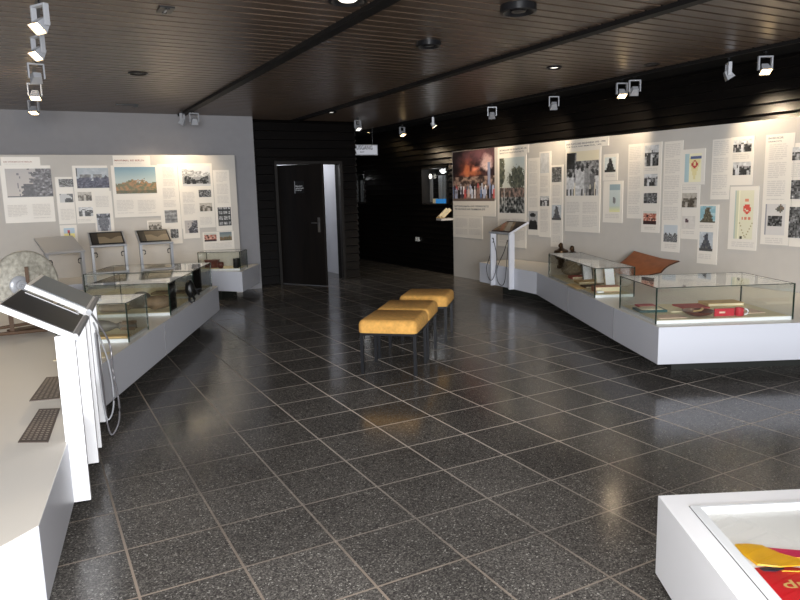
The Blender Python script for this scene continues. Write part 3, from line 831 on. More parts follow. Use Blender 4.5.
# the rim of the box is a ring around the sunk tray
def ring(mb, a0,b0,a1,b1, c0,d0,c1,d1, z0, z1, m):
    outer = [(a0,b0),(a1,b0),(a1,b1),(a0,b1)]; inner = [(c0,d0),(c1,d0),(c1,d1),(c0,d1)]
    n = mb.pts([FP(*p,z) for z in (z0,z1) for p in outer] + [FP(*p,z) for z in (z0,z1) for p in inner])
    for i in range(4):
        j = (i+1) % 4
        mb.face([n+i,n+j,n+4+j,n+4+i][::-1], m); mb.face([n+8+i,n+8+j,n+12+j,n+12+i], m)
        mb.face([n+4+i,n+4+j,n+12+j,n+12+i][::-1], m); mb.face([n+i,n+j,n+8+j,n+8+i], m)
ring(o, 0,0,W2,D2, 0.081,0.098,W2-0.1,D2-0.08, BOT, TOP, 'white')
o.build('body', fr)
k = MB(); ring(k, 0.081,0.098,W2-0.1,D2-0.08, 0.116,0.118,W2-0.13,D2-0.105, TOP-0.04, TOP+0.005, 'frame'); k.build('frame', fr, bevel=0.003)
k = MB(); ring(k, 0.0785,0.0955,W2-0.0975,D2-0.0775, 0.0808,0.0978,W2-0.1002,D2-0.0802, TOP+0.0002, TOP+0.0012, 'darkmetal'); k.build('gap_line', fr)
n = MB(); a = n.pts([FP(0.085,0.10,TOP-0.022),FP(W2-0.11,0.10,TOP-0.022),FP(W2-0.11,D2-0.09,TOP-0.022),FP(0.085,D2-0.09,TOP-0.022)]); n.face([a,a+3,a+2,a+1],'flagfloor'); n.build('tray_floor', fr)
n = MB().obox(FP(0.117,0.119,TOP-0.001), Vector(FP(W2-0.131,0.119,0))-Vector(FP(0.117,0.119,0)), Vector(FP(0.117,D2-0.106,0))-Vector(FP(0.117,0.119,0)), (0,0,0.004), 'glass_clear'); n.build('glass_top', fr)
MB().prism([FP(0.25,0.2,0)[:2],FP(W2-0.2,0.2,0)[:2],FP(W2-0.2,D2-0.2,0)[:2],FP(0.25,D2-0.2,0)[:2]], 0, BOT, 'shadow_base').build('recessed_base', fr)
FZ = TOP-0.0215
def cloth(name, poly, z, m, thick=0.004, waves=0.003, seed=1):
    """soft folded cloth outline: subdivided fan with gentle folds"""
    pts = [Vector((*p,0)) for p in poly]; cen = sum(pts, Vector())/len(pts)
    dense = []
    for i, p in enumerate(pts):
        q = pts[(i+1)%len(pts)]
        for t in range(4): dense.append(p.lerp(q, t/4))
    b = MB(); rings = []
    for r in (1.0, 0.97, 0.75, 0.5, 0.25):
        rings.append(b.pts([(cen.x+(p.x-cen.x)*r, cen.y+(p.y-cen.y)*r, z + (0 if r == 1.0 else thick + waves*(1+math.sin((p.x*40+p.y*25)*r+seed)))) for p in dense]))
    c0 = b.pts([(cen.x,cen.y,z+thick+waves)]); N2 = len(dense)
    for i in range(len(rings)-1):
        for j in range(N2):
            l = (j+1)%N2; b.face([rings[i]+j,rings[i]+l,rings[i+1]+l,rings[i+1]+j], m)
    for j in range(N2): b.face([rings[-1]+j,rings[-1]+(j+1)%N2,c0], m)
    return b
flag = cloth('flag', [(1.838,1.196),(1.911,1.173),(1.959,1.125),(2.10,1.02),(2.12,0.7),(1.80,0.50),(1.52,0.62),(1.750,1.046)], FZ, 'satin_red', 0.0035, 0.0005)
flag = tag(flag.build('red_flag', smooth=True), 'red satin flag with gold embroidered letters inside the front right box', 'flag')
for i, t in enumerate(('du', 'Unser')):
    text_mesh(t, 'embroidery', flag, (1.812+0.01*i, 1.075-0.075*i, FZ+0.0056), (fe1.x,fe1.y,0), (-fe2.x,-fe2.y,0), (0.08,0.2)[i], 'goldthread', height=(0.042,0.045)[i])
pk = cloth('pink', [(1.951,1.262),(1.99,1.226),(2.03,1.19),(2.14,1.10),(2.14,1.03),(2.0,1.118),(1.96,1.150),(1.93,1.20)], FZ+0.005, 'satin_pink', 0.0025, 0.0005)
tag(pk.build('folded_cloth', smooth=True), 'magenta red folded cloth at the upper edge of the flag display', 'cloth')
rb2 = cloth('ribbon', [(1.898,1.303),(1.93,1.286),(1.962,1.256),(1.962,1.205),(1.985,1.150),(2.05,1.10),(2.12,1.05),(2.12,1.00),(2.03,1.07),(1.955,1.122),(1.895,1.148),(1.847,1.190),(1.866,1.249)], FZ+0.009, 'satin_gold', 0.003, 0.001, 2)
tag(rb2.build('gold_ribbon', smooth=True), 'wide golden satin ribbon lying across the red flag', 'ribbon')
tag(MB().tube([(1.885,1.135,FZ+0.0075),(1.93,1.105,FZ+0.0075),(1.97,1.055,FZ+0.0075),(2.08,0.96,FZ+0.0075)], 0.0022, 'satin_gold').build('gold_braid', smooth=True), 'thin golden braid curving below the golden ribbon', 'braid')
tag(cloth('navy', [(1.845,1.180),(1.875,1.170),(1.915,1.148),(1.905,1.140),(1.87,1.145),(1.842,1.165)], FZ+0.0045, 'navy', 0.002, 0.0004).build('navy_cloth', smooth=True), 'small dark navy cloth edge under the golden ribbon', 'cloth')

# ------------------------------------------------------------------ glass display cases
def V2(x, y): return Vector((x, y, 0))
def case(label, corner, ex, ey, z1=0.78, z0=TOP, dark_edges=False, floor='cream', strip=0.03):
    """corner = near corner, ex / ey = full edge vectors"""
    C = V2(*corner); ex = V2(*ex); ey = V2(*ey); t = 0.008
    ux, uy = ex.normalized(), ey.normalized()
    cen = C + ex/2 + ey/2
    r = thing('glass_case', (cen.x,cen.y,z0), label, 'display case')
    MB().obox(C+ux*0.01+uy*0.01+Vector((0,0,z0+0.0005)), ex-ux*0.02, ey-uy*0.02, (0,0,strip-0.003), 'white').build('base_board', r)
    MB().obox(C+ux*0.02+uy*0.02+Vector((0,0,z0+strip-0.0022)), ex-ux*0.04, ey-uy*0.04, (0,0,0.0022), floor).build('lining', r)
    h = z1-z0
    def pane(o, a, b3, c3, name='glass_pane'):
        m = MB().obox(o, a, b3, c3, 'glass'); m.build(name, r)
    Z = Vector((0,0,1)); zb = Z*(z0+0.001)
    pane(C+zb, ex, uy*t, Z*(h-t-0.001)); pane(C+ey-uy*t+zb, ex, uy*t, Z*(h-t-0.001))
    pane(C+uy*(t+0.0005)+zb, ux*t, ey-uy*(2*t+0.001), Z*(h-t-0.001)); pane(C+ex-ux*t+uy*(t+0.0005)+zb, ux*t, ey-uy*(2*t+0.001), Z*(h-t-0.001))
    pane(C+Z*(z1-t+0.0005), ex, ey, Z*t, 'glass_top')
    e = 'edge'; b = MB(); w = 0.004
    for cc, a3, b4 in ((C,ux,uy),(C+ex,-ux,uy),(C+ey,ux,-uy),(C+ex+ey,-ux,-uy)):
        b.obox(cc-a3*0.0015-b4*0.0015+zb, a3*(t+0.002), b4*(t+0.002), Z*(h-0.001), e)
    for o3, d3, n3 in ((C,ex,uy),(C+ey,ex,-uy),(C,ey,ux),(C+ex,ey,-ux)):
        b.obox(o3-n3*0.0015+Z*(z1-0.0045), d3, n3*0.006, Z*0.006, e)
    b.build('polished_edges', r)
    return r, C, ux, uy
d = (0.426,0.905); p = (-0.905,0.426)
S = lambda v, k: (v[0]*k, v[1]*k)
case('glass case on the left plinth nearest the kiosks, with a finned iron bomb', (0.613,5.75), S(d,0.51), S(p,0.57))
LC = []
LC.append(case('middle glass case on the left plinth, with rusty iron finds', (1.13,6.85), S(d,0.96), S(p,0.80))[0])
LC.append(case('far glass case at the end of the left plinth', (1.555,7.80), S(d,0.93), S(p,1.20))[0])
case('small glass case in the far left corner, with dark pots', (2.80,10.40), S((0.52,0.854),0.40), S((-0.854,0.52),0.66), z1=0.75, floor='cream')
case('long glass case on the right plinth behind the corner case', (5.065,5.19), (0.745,1.585), S((0.905,-0.425),0.42), z1=0.768)
case('large glass case at the front corner of the right plinth, holding red booklets', (4.47,3.88), S((0.425,0.905),0.80), S((0.905,-0.43),1.17), z1=0.765)
# black strips imitate dark reflections in the side glass of the left cases
for (x, y, L) in ((1.133,6.852,0.26),(1.557,7.80,0.42)):
    a = V2(x,y); dv = V2(*d); pv = V2(*p)
    # at the right edge of the middle left glass case' if x < 1.4 else 'tall painted dark reflection at the right edge of the far left glass case'
    q = MB().obox(a+pv*0.012+dv*0.012+Vector((0,0,TOP+0.032)), dv*L, pv*0.004, (0,0,0.278), 'reflection_black').build('dark_reflection', LC[0 if x < 1.4 else 1]); q['label'] = 'black end panel'

def loose(name, label, cat, mb, smooth=False, bevel=0.0, group=None):
    return tag(mb.build(name, smooth=smooth, bevel=bevel), label, cat, group)
ZB = TOP + 0.031     # floor level inside the cases
def Rz(a): return Matrix.Rotation(a, 3, 'Z')
# --- case 1: finned bomb on a brown board
ax = (Vector((0.70,6.03,0))-Vector((0.36,6.20,0))).normalized()
side = Vector((0,0,1)).cross(ax).normalized()
Rb = Matrix((side, Vector((0,0,1)).cross(Vector((0,0,0))) if False else ax.cross(side), ax)).transposed()
bz = ZB+0.060
bo = thing('iron_bomb', (0.5,6.12,ZB), 'old grey-brown finned iron bomb lying in the nearest left case', 'bomb')
st = Vector((0.255,6.225,bz))
MB().lathe([(0.0,0),(0.022,0.004),(0.04,0.03),(0.05,0.08),(0.052,0.2),(0.045,0.27),(0.022,0.33),(0.020,0.35),(0.034,0.37),(0.018,0.39)], st, 'greyiron', 20, Rb).build('body', bo, smooth=True)
f = MB()
for a in range(4):
    ang = a*math.pi/2+math.pi/4; dr = side*math.cos(ang)+ax.cross(side)*math.sin(ang)
    f.obox(st+ax*0.38, ax*0.12, dr*0.047, ax.cross(dr)*0.004, 'rust')
f.lathe([(0.018,0.39),(0.018,0.5)], st, 'greyiron', 12, Rb)
f.build('tail_fins', bo)
loose('wooden_board', 'light brown board lying under the finned bomb in the nearest left case', 'board',
      MB().obox((0.60,5.80,ZB+0.0005), V2(*p)*0.34, V2(*d)*0.10, (0,0,0.012), 'tan'))
# --- case 2 finds
def lump(mb, c, r, m, seed, sq=(1,1,1), seg=14):
    prev = None; c = Vector(c)
    for i in range(seg//2+1):
        th = math.pi*i/(seg//2); row = []
        for k in range(seg):
            ph = 2*math.pi*k/seg; dv = Vector((math.sin(th)*math.cos(ph), math.sin(th)*math.sin(ph), -math.cos(th)))
            q = 1+0.22*noise.noise(dv*2.2+Vector((seed,0,0)))
            row.append(c+Vector((dv.x*sq[0], dv.y*sq[1], dv.z*sq[2]))*r*q)
        cur = mb.pts(row)
        if prev is not None:
            for k in range(seg): l = (k+1)%seg; mb.face([prev+k,prev+l,cur+l,cur+k], m)
        prev = cur
    return mb
loose('iron_helmet', 'dented grey-green steel helmet in the middle left case', 'helmet', MB().lathe([(0.15,0),(0.142,0.012),(0.118,0.03),(0.11,0.08),(0.085,0.125),(0.04,0.148),(0,0.152)], (0.942,7.436,ZB+0.001), 'greyiron', 20), smooth=True)
loose('rusty_lump', 'rusty brown iron lump beside the helmet in the middle left case', 'iron find', lump(MB(), (1.06,7.10,ZB+0.075), 0.10, 'rust', 3, (1.5,0.9,0.68)), smooth=True)
loose('rusty_shell', 'long rusty shell casing lying in the middle left case', 'shell casing', MB().lathe([(0.04,0),(0.043,0.2),(0.035,0.26),(0.0,0.33)], (0.53,7.25,ZB+0.045), 'rust', 16, Rb), smooth=True)
bf = MB(); lump(bf, (1.42,7.32,ZB+0.15), 0.06, 'blackiron', 5, (0.9,0.9,1.5)); bf.tube([(1.42,7.32,ZB+0.11),(1.40,7.30,ZB+0.03),(1.43,7.29,ZB+0.008)], 0.014, 'blackiron'); bf.tube([(1.43,7.34,ZB+0.11),(1.47,7.37,ZB+0.03),(1.46,7.36,ZB+0.008)], 0.014, 'blackiron')
bf.tube([(1.43,7.33,ZB+0.2),(1.48,7.30,ZB+0.14),(1.50,7.27,ZB+0.09)], 0.011, 'blackiron')
loose('black_figure', 'small black iron figure standing in the middle left case', 'figure', bf, smooth=True)
bf = MB(); bf.lathe([(0.05,0),(0.055,0.04),(0.03,0.09),(0.045,0.14),(0.02,0.17)], (1.70,8.40,ZB+0.001), 'blackiron', 16)
loose('black_vessel', 'small black iron vessel in the far left case', 'vessel', bf, smooth=True)
loose('rusty_plate', 'flat rusty metal plate in the far left case', 'plate', MB().obox((1.15,8.25,ZB+0.001), V2(*p)*-0.38, V2(*d)*0.22, (0,0,0.02), 'rust'), bevel=0.004)
# --- far corner case contents
ZF = TOP+0.032
loose('wooden_box', 'dark brown wooden box at the left in the corner case', 'box', MB().box((2.47,10.83,ZF+0.055), (0.20,0.12,0.11), 'brownbowl', Rz(-0.55)).box((2.47,10.83,ZF+0.118), (0.22,0.13,0.014), 'brownbowl', Rz(-0.55)), bevel=0.004)
loose('clay_pot', 'small brown clay pot in the corner case beside the box', 'pot', MB().lathe([(0.025,0),(0.05,0.035),(0.055,0.07),(0.045,0.085),(0.05,0.095),(0.04,0.09),(0.035,0.05),(0.0,0.03)], (2.55,10.63,ZF), 'brownbowl', 20), smooth=True)
cup = MB().lathe([(0.042,0),(0.045,0.004),(0.045,0.145),(0.041,0.145),(0.041,0.01),(0,0.01)], (2.76,10.50,ZF), 'blackiron', 20)
loose('black_mug', 'tall black enamel mug in the corner case, nearer of two', 'mug', cup, smooth=True)
cup = MB().lathe([(0.036,0),(0.038,0.004),(0.038,0.14),(0.035,0.14),(0.035,0.01),(0,0.01)], (2.83,10.63,ZF), 'blackiron', 20)
loose('black_mug', 'slimmer black mug behind the tall one in the corner case', 'mug', cup, smooth=True)

# --- long right case contents
loose('fur_cap', 'dark grey fur cap at the far end of the long right case', 'cap', lump(lump(MB(), (5.92,6.46,ZB+0.085), 0.12, 'fur', 2, (1,1.25,0.6)), (5.93,6.50,ZB+0.135), 0.085, 'fur', 6, (1,1.3,0.7)), smooth=True)
def book(name, label, c, s, rot, m, z=None, cat='book', pages='creampaper'):
    z = ZB if z is None else z; R = Rz(rot); h = s[2]
    r = thing(name, (c[0],c[1],z), label, cat)
    MB().box((c[0],c[1],z+0.002+0.0005), (s[0],s[1],0.004), m, R).box((c[0],c[1],z+h-0.002), (s[0],s[1],0.004), m, R).obox(Vector((c[0],c[1],z+0.0045))+R@Vector((-s[0]/2,-s[1]/2,0)), R@Vector((0.004,0,0)), R@Vector((0,s[1],0)), (0,0,h-0.0085), m).build('cover', r)
    MB().box((c[0],c[1],z+h/2), (s[0]-0.016,s[1]-0.01,h-0.009), pages, R).build('pages', r)
    return r
ra = -0.44
book('book', 'rose-red book lying beside the fur cap in the long right case', (5.88,6.28), (0.24,0.17,0.03), ra, 'redcloth')
book('book', 'tan book lying flat in the middle of the long right case', (5.66,5.92), (0.26,0.19,0.025), ra, 'tan')
book('book', 'brown book with a light label in the long right case, near the tan book', (5.45,5.62), (0.22,0.16,0.022), ra+0.1, 'oldwood')
book('book', 'thick terracotta book at the near end of the long right case', (5.36,5.32), (0.28,0.14,0.055), ra, 'terracotta')
for i, (c, lab) in enumerate((((5.76,6.03), 'framed white card leaning back in the long right case, farthest of three'), ((5.665,5.72), 'framed grey card leaning back in the long right case, middle of three'), ((5.555,5.47), 'framed grey card leaning back in the long right case, nearest of three'))):
    R = Rz(ra+math.pi) @ Matrix.Rotation(math.radians(20), 3, 'X')
    cz = ZB+0.118
    r = thing('leaning_card', (c[0],c[1],ZB), lab, 'framed card')
    MB().box((c[0],c[1],cz), (0.13,0.012,0.235), 'fur' if i else 'greyiron', R).build('frame', r)
    q = Vector((c[0],c[1],cz)) + R @ Vector((0,0.0075,0)); MB().box(q, (0.10,0.003,0.20), 'white' if i != 1 else 'ink', R).build('mount', r)
    q = Vector((c[0],c[1],cz)) + R @ Vector((0,-0.0075,0)); MB().box(q, (0.055,0.003,0.20), 'white', R).build('backing', r)
loose('ivory_tag', 'small white object tag at the near end of the long right case', 'tag', MB().box((5.21,5.26,ZB+0.012), (0.07,0.04,0.02), 'white', Rz(ra)), bevel=0.003)
loose('leaflet', 'brownish leaflet along the front edge of the long right case', 'leaflet', MB().box((5.34,5.77,ZB+0.003), (0.42,0.10,0.004), 'tan', Rz(1.13)))

# --- corner right case contents
e2 = math.atan2(-0.43,0.905)
book('booklet', 'small red booklet in the far left corner of the corner case', (4.95,4.42), (0.16,0.11,0.014), e2, 'red')
tb = thing('teal_case', (4.797,4.234,ZB), 'open dark teal case with a cream lining in the corner case', 'case')
MB().box((4.797,4.234,ZB+0.010), (0.245,0.19,0.02), 'teal', Rz(e2-0.05)).build('shell', tb, bevel=0.003)
MB().box((4.797,4.234,ZB+0.0225), (0.19,0.125,0.004), 'creampaper', Rz(e2-0.05)).build('lining', tb)
loose('cream_sheet', 'cream coloured document sheet beside the teal case', 'document', MB().box((4.998,4.139,ZB+0.004), (0.16,0.24,0.006), 'creampaper', Rz(e2)))
loose('red_folder', 'dull red folder lying behind the cream sheet in the corner case', 'folder', MB().box((5.235,4.151,ZB+0.007), (0.25,0.22,0.012), 'redcloth', Rz(e2)))
tbk = book('book', 'wide tan book with brown print at the back of the corner case', (5.557,4.08), (0.34,0.19,0.028), e2, 'tan')
bw = loose('wooden_bowl', 'shallow dark brown bowl at the front of the corner case', 'bowl', MB().lathe([(0.05,0),(0.10,0.018),(0.128,0.042),(0.131,0.046),(0.118,0.042),(0.09,0.024),(0,0.015)], (4.93,3.835,ZB), 'brownbowl', 28), smooth=True)
loose('brush', 'small cream handled brush lying in the brown bowl', 'brush', MB().tube([(4.85,3.815,ZB+0.05),(4.96,3.835,ZB+0.042),(5.02,3.865,ZB+0.046)], [0.006,0.009,0.012], 'tan'), smooth=True)
cd = loose('red_card', 'bright red card with a white mark standing at the front of the corner case', 'card', MB().box((5.085,3.70,ZB+0.033), (0.17,0.012,0.064), 'red', Rz(e2)))
Rc = Rz(e2); cq = Vector((5.085,3.70,ZB+0.033))
MB().box(cq+Rc@Vector((-0.02,-0.0078,0)), (0.05,0.003,0.014), 'pinkpaper', Rc).build('white_mark', cd)
mgd = thing('red_mug', (5.21,3.64,ZB), 'red and white enamel mug beside the bright red card', 'mug')
MB().lathe([(0.033,0),(0.036,0.004),(0.036,0.066),(0.033,0.066),(0.033,0.008),(0,0.008)], (5.205,3.645,ZB), 'red', 20).build('cup', mgd, smooth=True)
hp = [(5.205+0.05*math.cos(e2)-0.015+0.024*math.cos(a), 3.645+0.05*math.sin(e2)-0.01-0.012*math.cos(a), ZB+0.034+0.024*math.sin(a)) for a in [math.pi*0.55-k*math.pi*1.1/8 for k in range(9)]]
MB().tube(hp, 0.006, 'white').build('handle', mgd, smooth=True)
loose('pink_leaflet', 'rose and cream printed leaflet at the right in the corner case', 'leaflet', MB().box((5.43,3.72,ZB+0.003), (0.19,0.20,0.004), 'pinkpaper', Rz(e2)))
loose('pink_leaflet', 'pale leaflet with red print at the front left of the corner case', 'leaflet', MB().box((4.70,3.94,ZB+0.003), (0.24,0.16,0.004), 'pinkpaper', Rz(e2)))

# bronze busts and brown leather piece on the right plinth, behind the cases
for i, (yy, zz, hh, lab) in enumerate(((7.43,TOP,0.36,'taller bronze bust on the right plinth behind the long case'), (7.20,TOP,0.33,'shorter bronze bust on the right plinth, beside the taller one'))):
    r = thing('bronze_bust', (6.6,yy,TOP), lab, 'bust')
    b = MB().lathe([(0.06,0),(0.06,0.04),(0.045,0.05),(0.05,0.12)], (6.6,yy,TOP+0.001), 'bronze', 14)
    prof = [(0.05,hh-0.24),(0.09,hh-0.20),(0.105,hh-0.14),(0.098,hh-0.105),(0.05,hh-0.08),(0.025,hh-0.07),(0.025,hh-0.05)]
    b.lathe(prof, (6.6,yy,TOP), 'bronze', 16)
    b.build('torso', r, smooth=True)
    hd = lump(MB(), (6.59,yy,TOP+hh-0.035), 0.036, 'bronze', i+1, (0.95,0.8,1.15)); lump(hd, (6.556,yy,TOP+hh-0.04), 0.010, 'bronze', 4, (1,0.8,1.3))
    hd.build('head', r, smooth=True)
# curved leather: strip lofted between lower and upper outline
lo = [(6.62,6.50,0.510),(6.57,6.30,0.490),(6.55,6.10,0.486),(6.57,5.88,0.51),(6.62,5.70,0.56)]
hi = [(6.82,6.48,0.60),(6.84,6.32,0.765),(6.84,6.12,0.735),(6.84,5.87,0.700),(6.84,5.62,0.690)]
b = MB(); prev = None
nn = 24
def interp(L, t):
    x = t*(len(L)-1); i = min(int(x), len(L)-2); f2 = x-i
    return Vector(L[i]).lerp(Vector(L[i+1]), f2)
for i in range(nn+1):
    t = i/nn; A = interp(lo,t); B = interp(hi,t); row = []
    for j in range(7):
        s2 = j/6; q = A.lerp(B,s2); q.x -= 0.05*math.sin(math.pi*s2); q.z += 0.01*math.sin(math.pi*s2)
        row.append(q)
    back = [q+Vector((0.022,0,-0.012)) for q in reversed(row)]
    cur = b.pts(row+back); K = len(row+back)
    if prev is not None:
        for k in range(K): b.face([prev+k, prev+(k+1)%K, cur+(k+1)%K, cur+k], 'leather_dark' if k in (6,13) else 'leather')
    else: b.face([cur+k for k in range(K)], 'leather_dark')
    prev = cur
b.face([prev+k for k in range(K)][::-1], 'leather_dark')
loose('leather_saddle', 'curved brown leather piece resting on the right plinth behind the cases', 'leather piece', b, smooth=True)

# ------------------------------------------------------------------ millstone with hub on the left plinth
ms = thing('grinding_wheel', (-0.03,6.95,TOP), 'round mottled grey stone wheel with a bright hub on the left plinth', 'stone wheel')
dv = Vector((-0.62,-0.78,0)).normalized(); dv = Vector((0.45,-0.89,0.0)).normalized()
Rm = dv.to_track_quat('Z','Y').to_matrix()
mc = Vector((-0.08,6.95,TOP+0.405))
MB().lathe([(0.0,-0.03),(0.28,-0.03),(0.295,-0.02),(0.30,0.0),(0.29,0.02),(0.27,0.03),(0.13,0.036),(0.12,0.045),(0.0,0.045)], mc, 'stone', 48, Rm).build('stone_disc', ms, smooth=True)
MB().lathe([(0.085,0.0),(0.085,0.02),(0.070,0.032),(0.045,0.036),(0.045,0.06),(0.030,0.064),(0.028,0.05),(0.012,0.05),(0.010,0.072),(0.0,0.074)], mc+dv*0.045+Vector((-0.075,-0.02,0.0)), 'alu', 24, Rm).build('hub', ms, smooth=True)
MB().box(mc+dv*0.06+Vector((-0.01,-0.02,0.08)), (0.03,0.03,0.16), 'oldwood').build('wedge', ms)
st = MB()
st.box((-0.05,6.95,TOP+0.008), (0.42,0.14,0.014), 'oldwood', Rz(0.45)); st.box((-0.22,6.74,TOP+0.10), (0.035,0.035,0.19), 'oldwood'); st.tube([(-0.42,6.78,TOP+0.05),(0.12,6.70,TOP+0.10)], 0.014, 'oldwood'); st.tube([(-0.42,6.70,TOP+0.018),(0.05,6.66,TOP+0.018)], 0.016, 'oldwood')
st.build('wooden_stand', ms)

# ------------------------------------------------------------------ kiosks
def kiosk(label, f0, f1, back, zbot, kind='screen', hooks=True, zf=0.975, rise=0.17, cables=True, legm='white', group=None):
    """f0,f1 = ends of the front (low) edge; back = vector to the high edge"""
    A, B, K = V2(*f0), V2(*f1), V2(*back); e = (B-A).normalized(); kn = K.normalized(); W = (B-A).length
    cen = (A+B)/2
    r = thing('media_kiosk', (cen.x,cen.y,zbot), label, 'kiosk', group)
    slope = K + Vector((0,0,rise)); sn = e.cross(slope).normalized()
    if sn.z < 0: sn = -sn
    o = A + Vector((0,0,zf))
    MB().obox(o, B-A, slope, -sn*0.028, legm).build('housing', r, bevel=0.003)
    if kind == 'screen':
        MB().obox(o+e*0.015+slope*0.04+sn*0.0005, e*(W-0.03), slope*0.93, sn*0.003, 'screen').build('screen', r)
        MB().obox(o+e*(W-0.06)+slope*0.10+sn*0.0037, e*0.012, slope*0.8, sn*0.002, 'white').build('light_strip', r)
    elif kind in ('pale','bluish'): MB().obox(o+e*0.02+slope*0.06+sn*0.0005, e*(W-0.04), slope*0.88, sn*0.003, 'alu' if kind == 'pale' else 'bluescreen').build('screen', r)  # flat pale colour stands in for the reflection on these screens
    else:
        MB().obox(o+e*0.02+slope*0.05+sn*0.0005, e*(W-0.04), slope*0.9, sn*0.0025, 'screen').build('screen', r)
        sl = slope.length; su = slope.normalized()
        picture('screen_picture', r, lambda s2, z2, off: tuple(o+e*s2+su*z2+sn*off), 0.04, W-0.04, sl*0.12, sl*0.86, kind, 5, 0.0052)
    MB().tube([o-sn*0.012-kn*0.004-e*0.003, o+(B-A)-sn*0.012-kn*0.004+e*0.003], 0.016, 'alu', 12).build('front_bar', r, smooth=True)
    for s3, q in ((1,A),(-1,B)):
        c0 = q + e*s3*0.004 + kn*0.004
        leg = MB().obox(c0+Vector((0,0,zbot)), e*s3*0.035, kn*0.085, (0,0,zf-zbot-0.004), legm)
        lg = leg.build('leg', r, bevel=0.002)
        hk = c0 + e*s3*0.035 + kn*0.02 + Vector((0,0,zf-0.10))
        hm = MB(); hm.tube([hk, hk+e*s3*0.03, hk+e*s3*0.04+Vector((0,0,-0.02)), hk+e*s3*0.04+Vector((0,0,-0.05)), hk+e*s3*0.02+Vector((0,0,-0.06))], 0.007, 'darkmetal')
        if hooks: hm.build('headset_hook', lg, smooth=True)
    return r, A, B, e, kn
kb = (-0.30, 0.046)
k1 = kiosk('white media kiosk with dark sloping screen, nearest in the left foreground', (0.138,3.495), (0.222,4.035), kb, BOT, hooks=False)
k2 = kiosk('white media kiosk with reflecting screen, just behind the nearest one', (0.252,4.235), (0.335,4.775), kb, BOT, kind='bluish', hooks=False)
kiosk('media kiosk with a pale reflecting screen standing beside the stone wheel', (0.13,9.28), (0.575,9.40), (-0.10,0.42), TOP, 'pale', legm='alu')
kiosk('media kiosk with a dark screen before the left board, middle of the far three', (0.70,10.165), (1.165,10.165), (0.0,0.36), BOT, 'kiosk2', legm='alu')
kiosk('media kiosk with a dark screen before the left board, rightmost of the far three', (1.325,10.165), (1.785,10.165), (0.0,0.36), BOT, 'kiosk2', legm='alu')
kiosk('media kiosk with a brown picture screen standing before the right board', (6.10,8.46), (6.035,7.89), (0.31,-0.045), BOT, 'kiosk', zf=0.968, rise=0.155, legm='plinth')

def smooth_path(pts, n=6):
    P = [Vector(p) for p in pts]; out = []
    for i in range(len(P)-1):
        p0, p1, p2, p3 = P[max(i-1,0)], P[i], P[i+1], P[min(i+2,len(P)-1)]
        for k in range(n):
            t = k/n; out.append(0.5*((2*p1)+(-p0+p2)*t+(2*p0-5*p1+4*p2-p3)*t*t+(-p0+3*p1-3*p2+p3)*t**3))
    out.append(P[-1]); return out
loose('headset_cable', 'grey spiral headset cable hanging in a long loop from the left kiosks', 'cable', MB().tube(smooth_path([(0.285,4.60,0.90),(0.372,4.62,0.70),(0.378,4.6,0.50),(0.395,4.6,0.32),(0.385,4.6,0.18),(0.335,4.6,0.10),(0.315,4.62,0.2),(0.31,4.60,0.45),(0.30,4.55,0.80)]), 0.006, 'cable'), smooth=True)
loose('headset_cable', 'thin pale headset cable in a shorter loop beside the spiral one', 'cable', MB().tube(smooth_path([(0.285,4.50,0.86),(0.345,4.5,0.62),(0.36,4.5,0.40),(0.345,4.5,0.28),(0.31,4.5,0.24),(0.295,4.5,0.4),(0.285,4.46,0.8)]), 0.005, 'alu'), smooth=True)
loose('headset_cable', 'dark cable looping from the left leg of the right-hand kiosk', 'cable', MB().tube(smooth_path([(6.14,8.43,0.86),(6.12,8.48,0.60),(6.07,8.50,0.42),(6.05,8.42,0.27),(6.05,8.33,0.25),(6.05,8.24,0.40),(6.10,8.28,0.62),(6.13,8.40,0.84)]), 0.005, 'darkmetal'), smooth=True)
loose('headset_cable', 'dark cable looping from the right leg of the right-hand kiosk', 'cable', MB().tube(smooth_path([(6.10,8.02,0.86),(6.08,8.08,0.68),(6.05,8.20,0.45),(6.05,8.20,0.26),(6.05,8.10,0.19),(6.05,8.02,0.26),(6.06,7.99,0.5),(6.10,8.0,0.82)]), 0.005, 'darkmetal'), smooth=True)

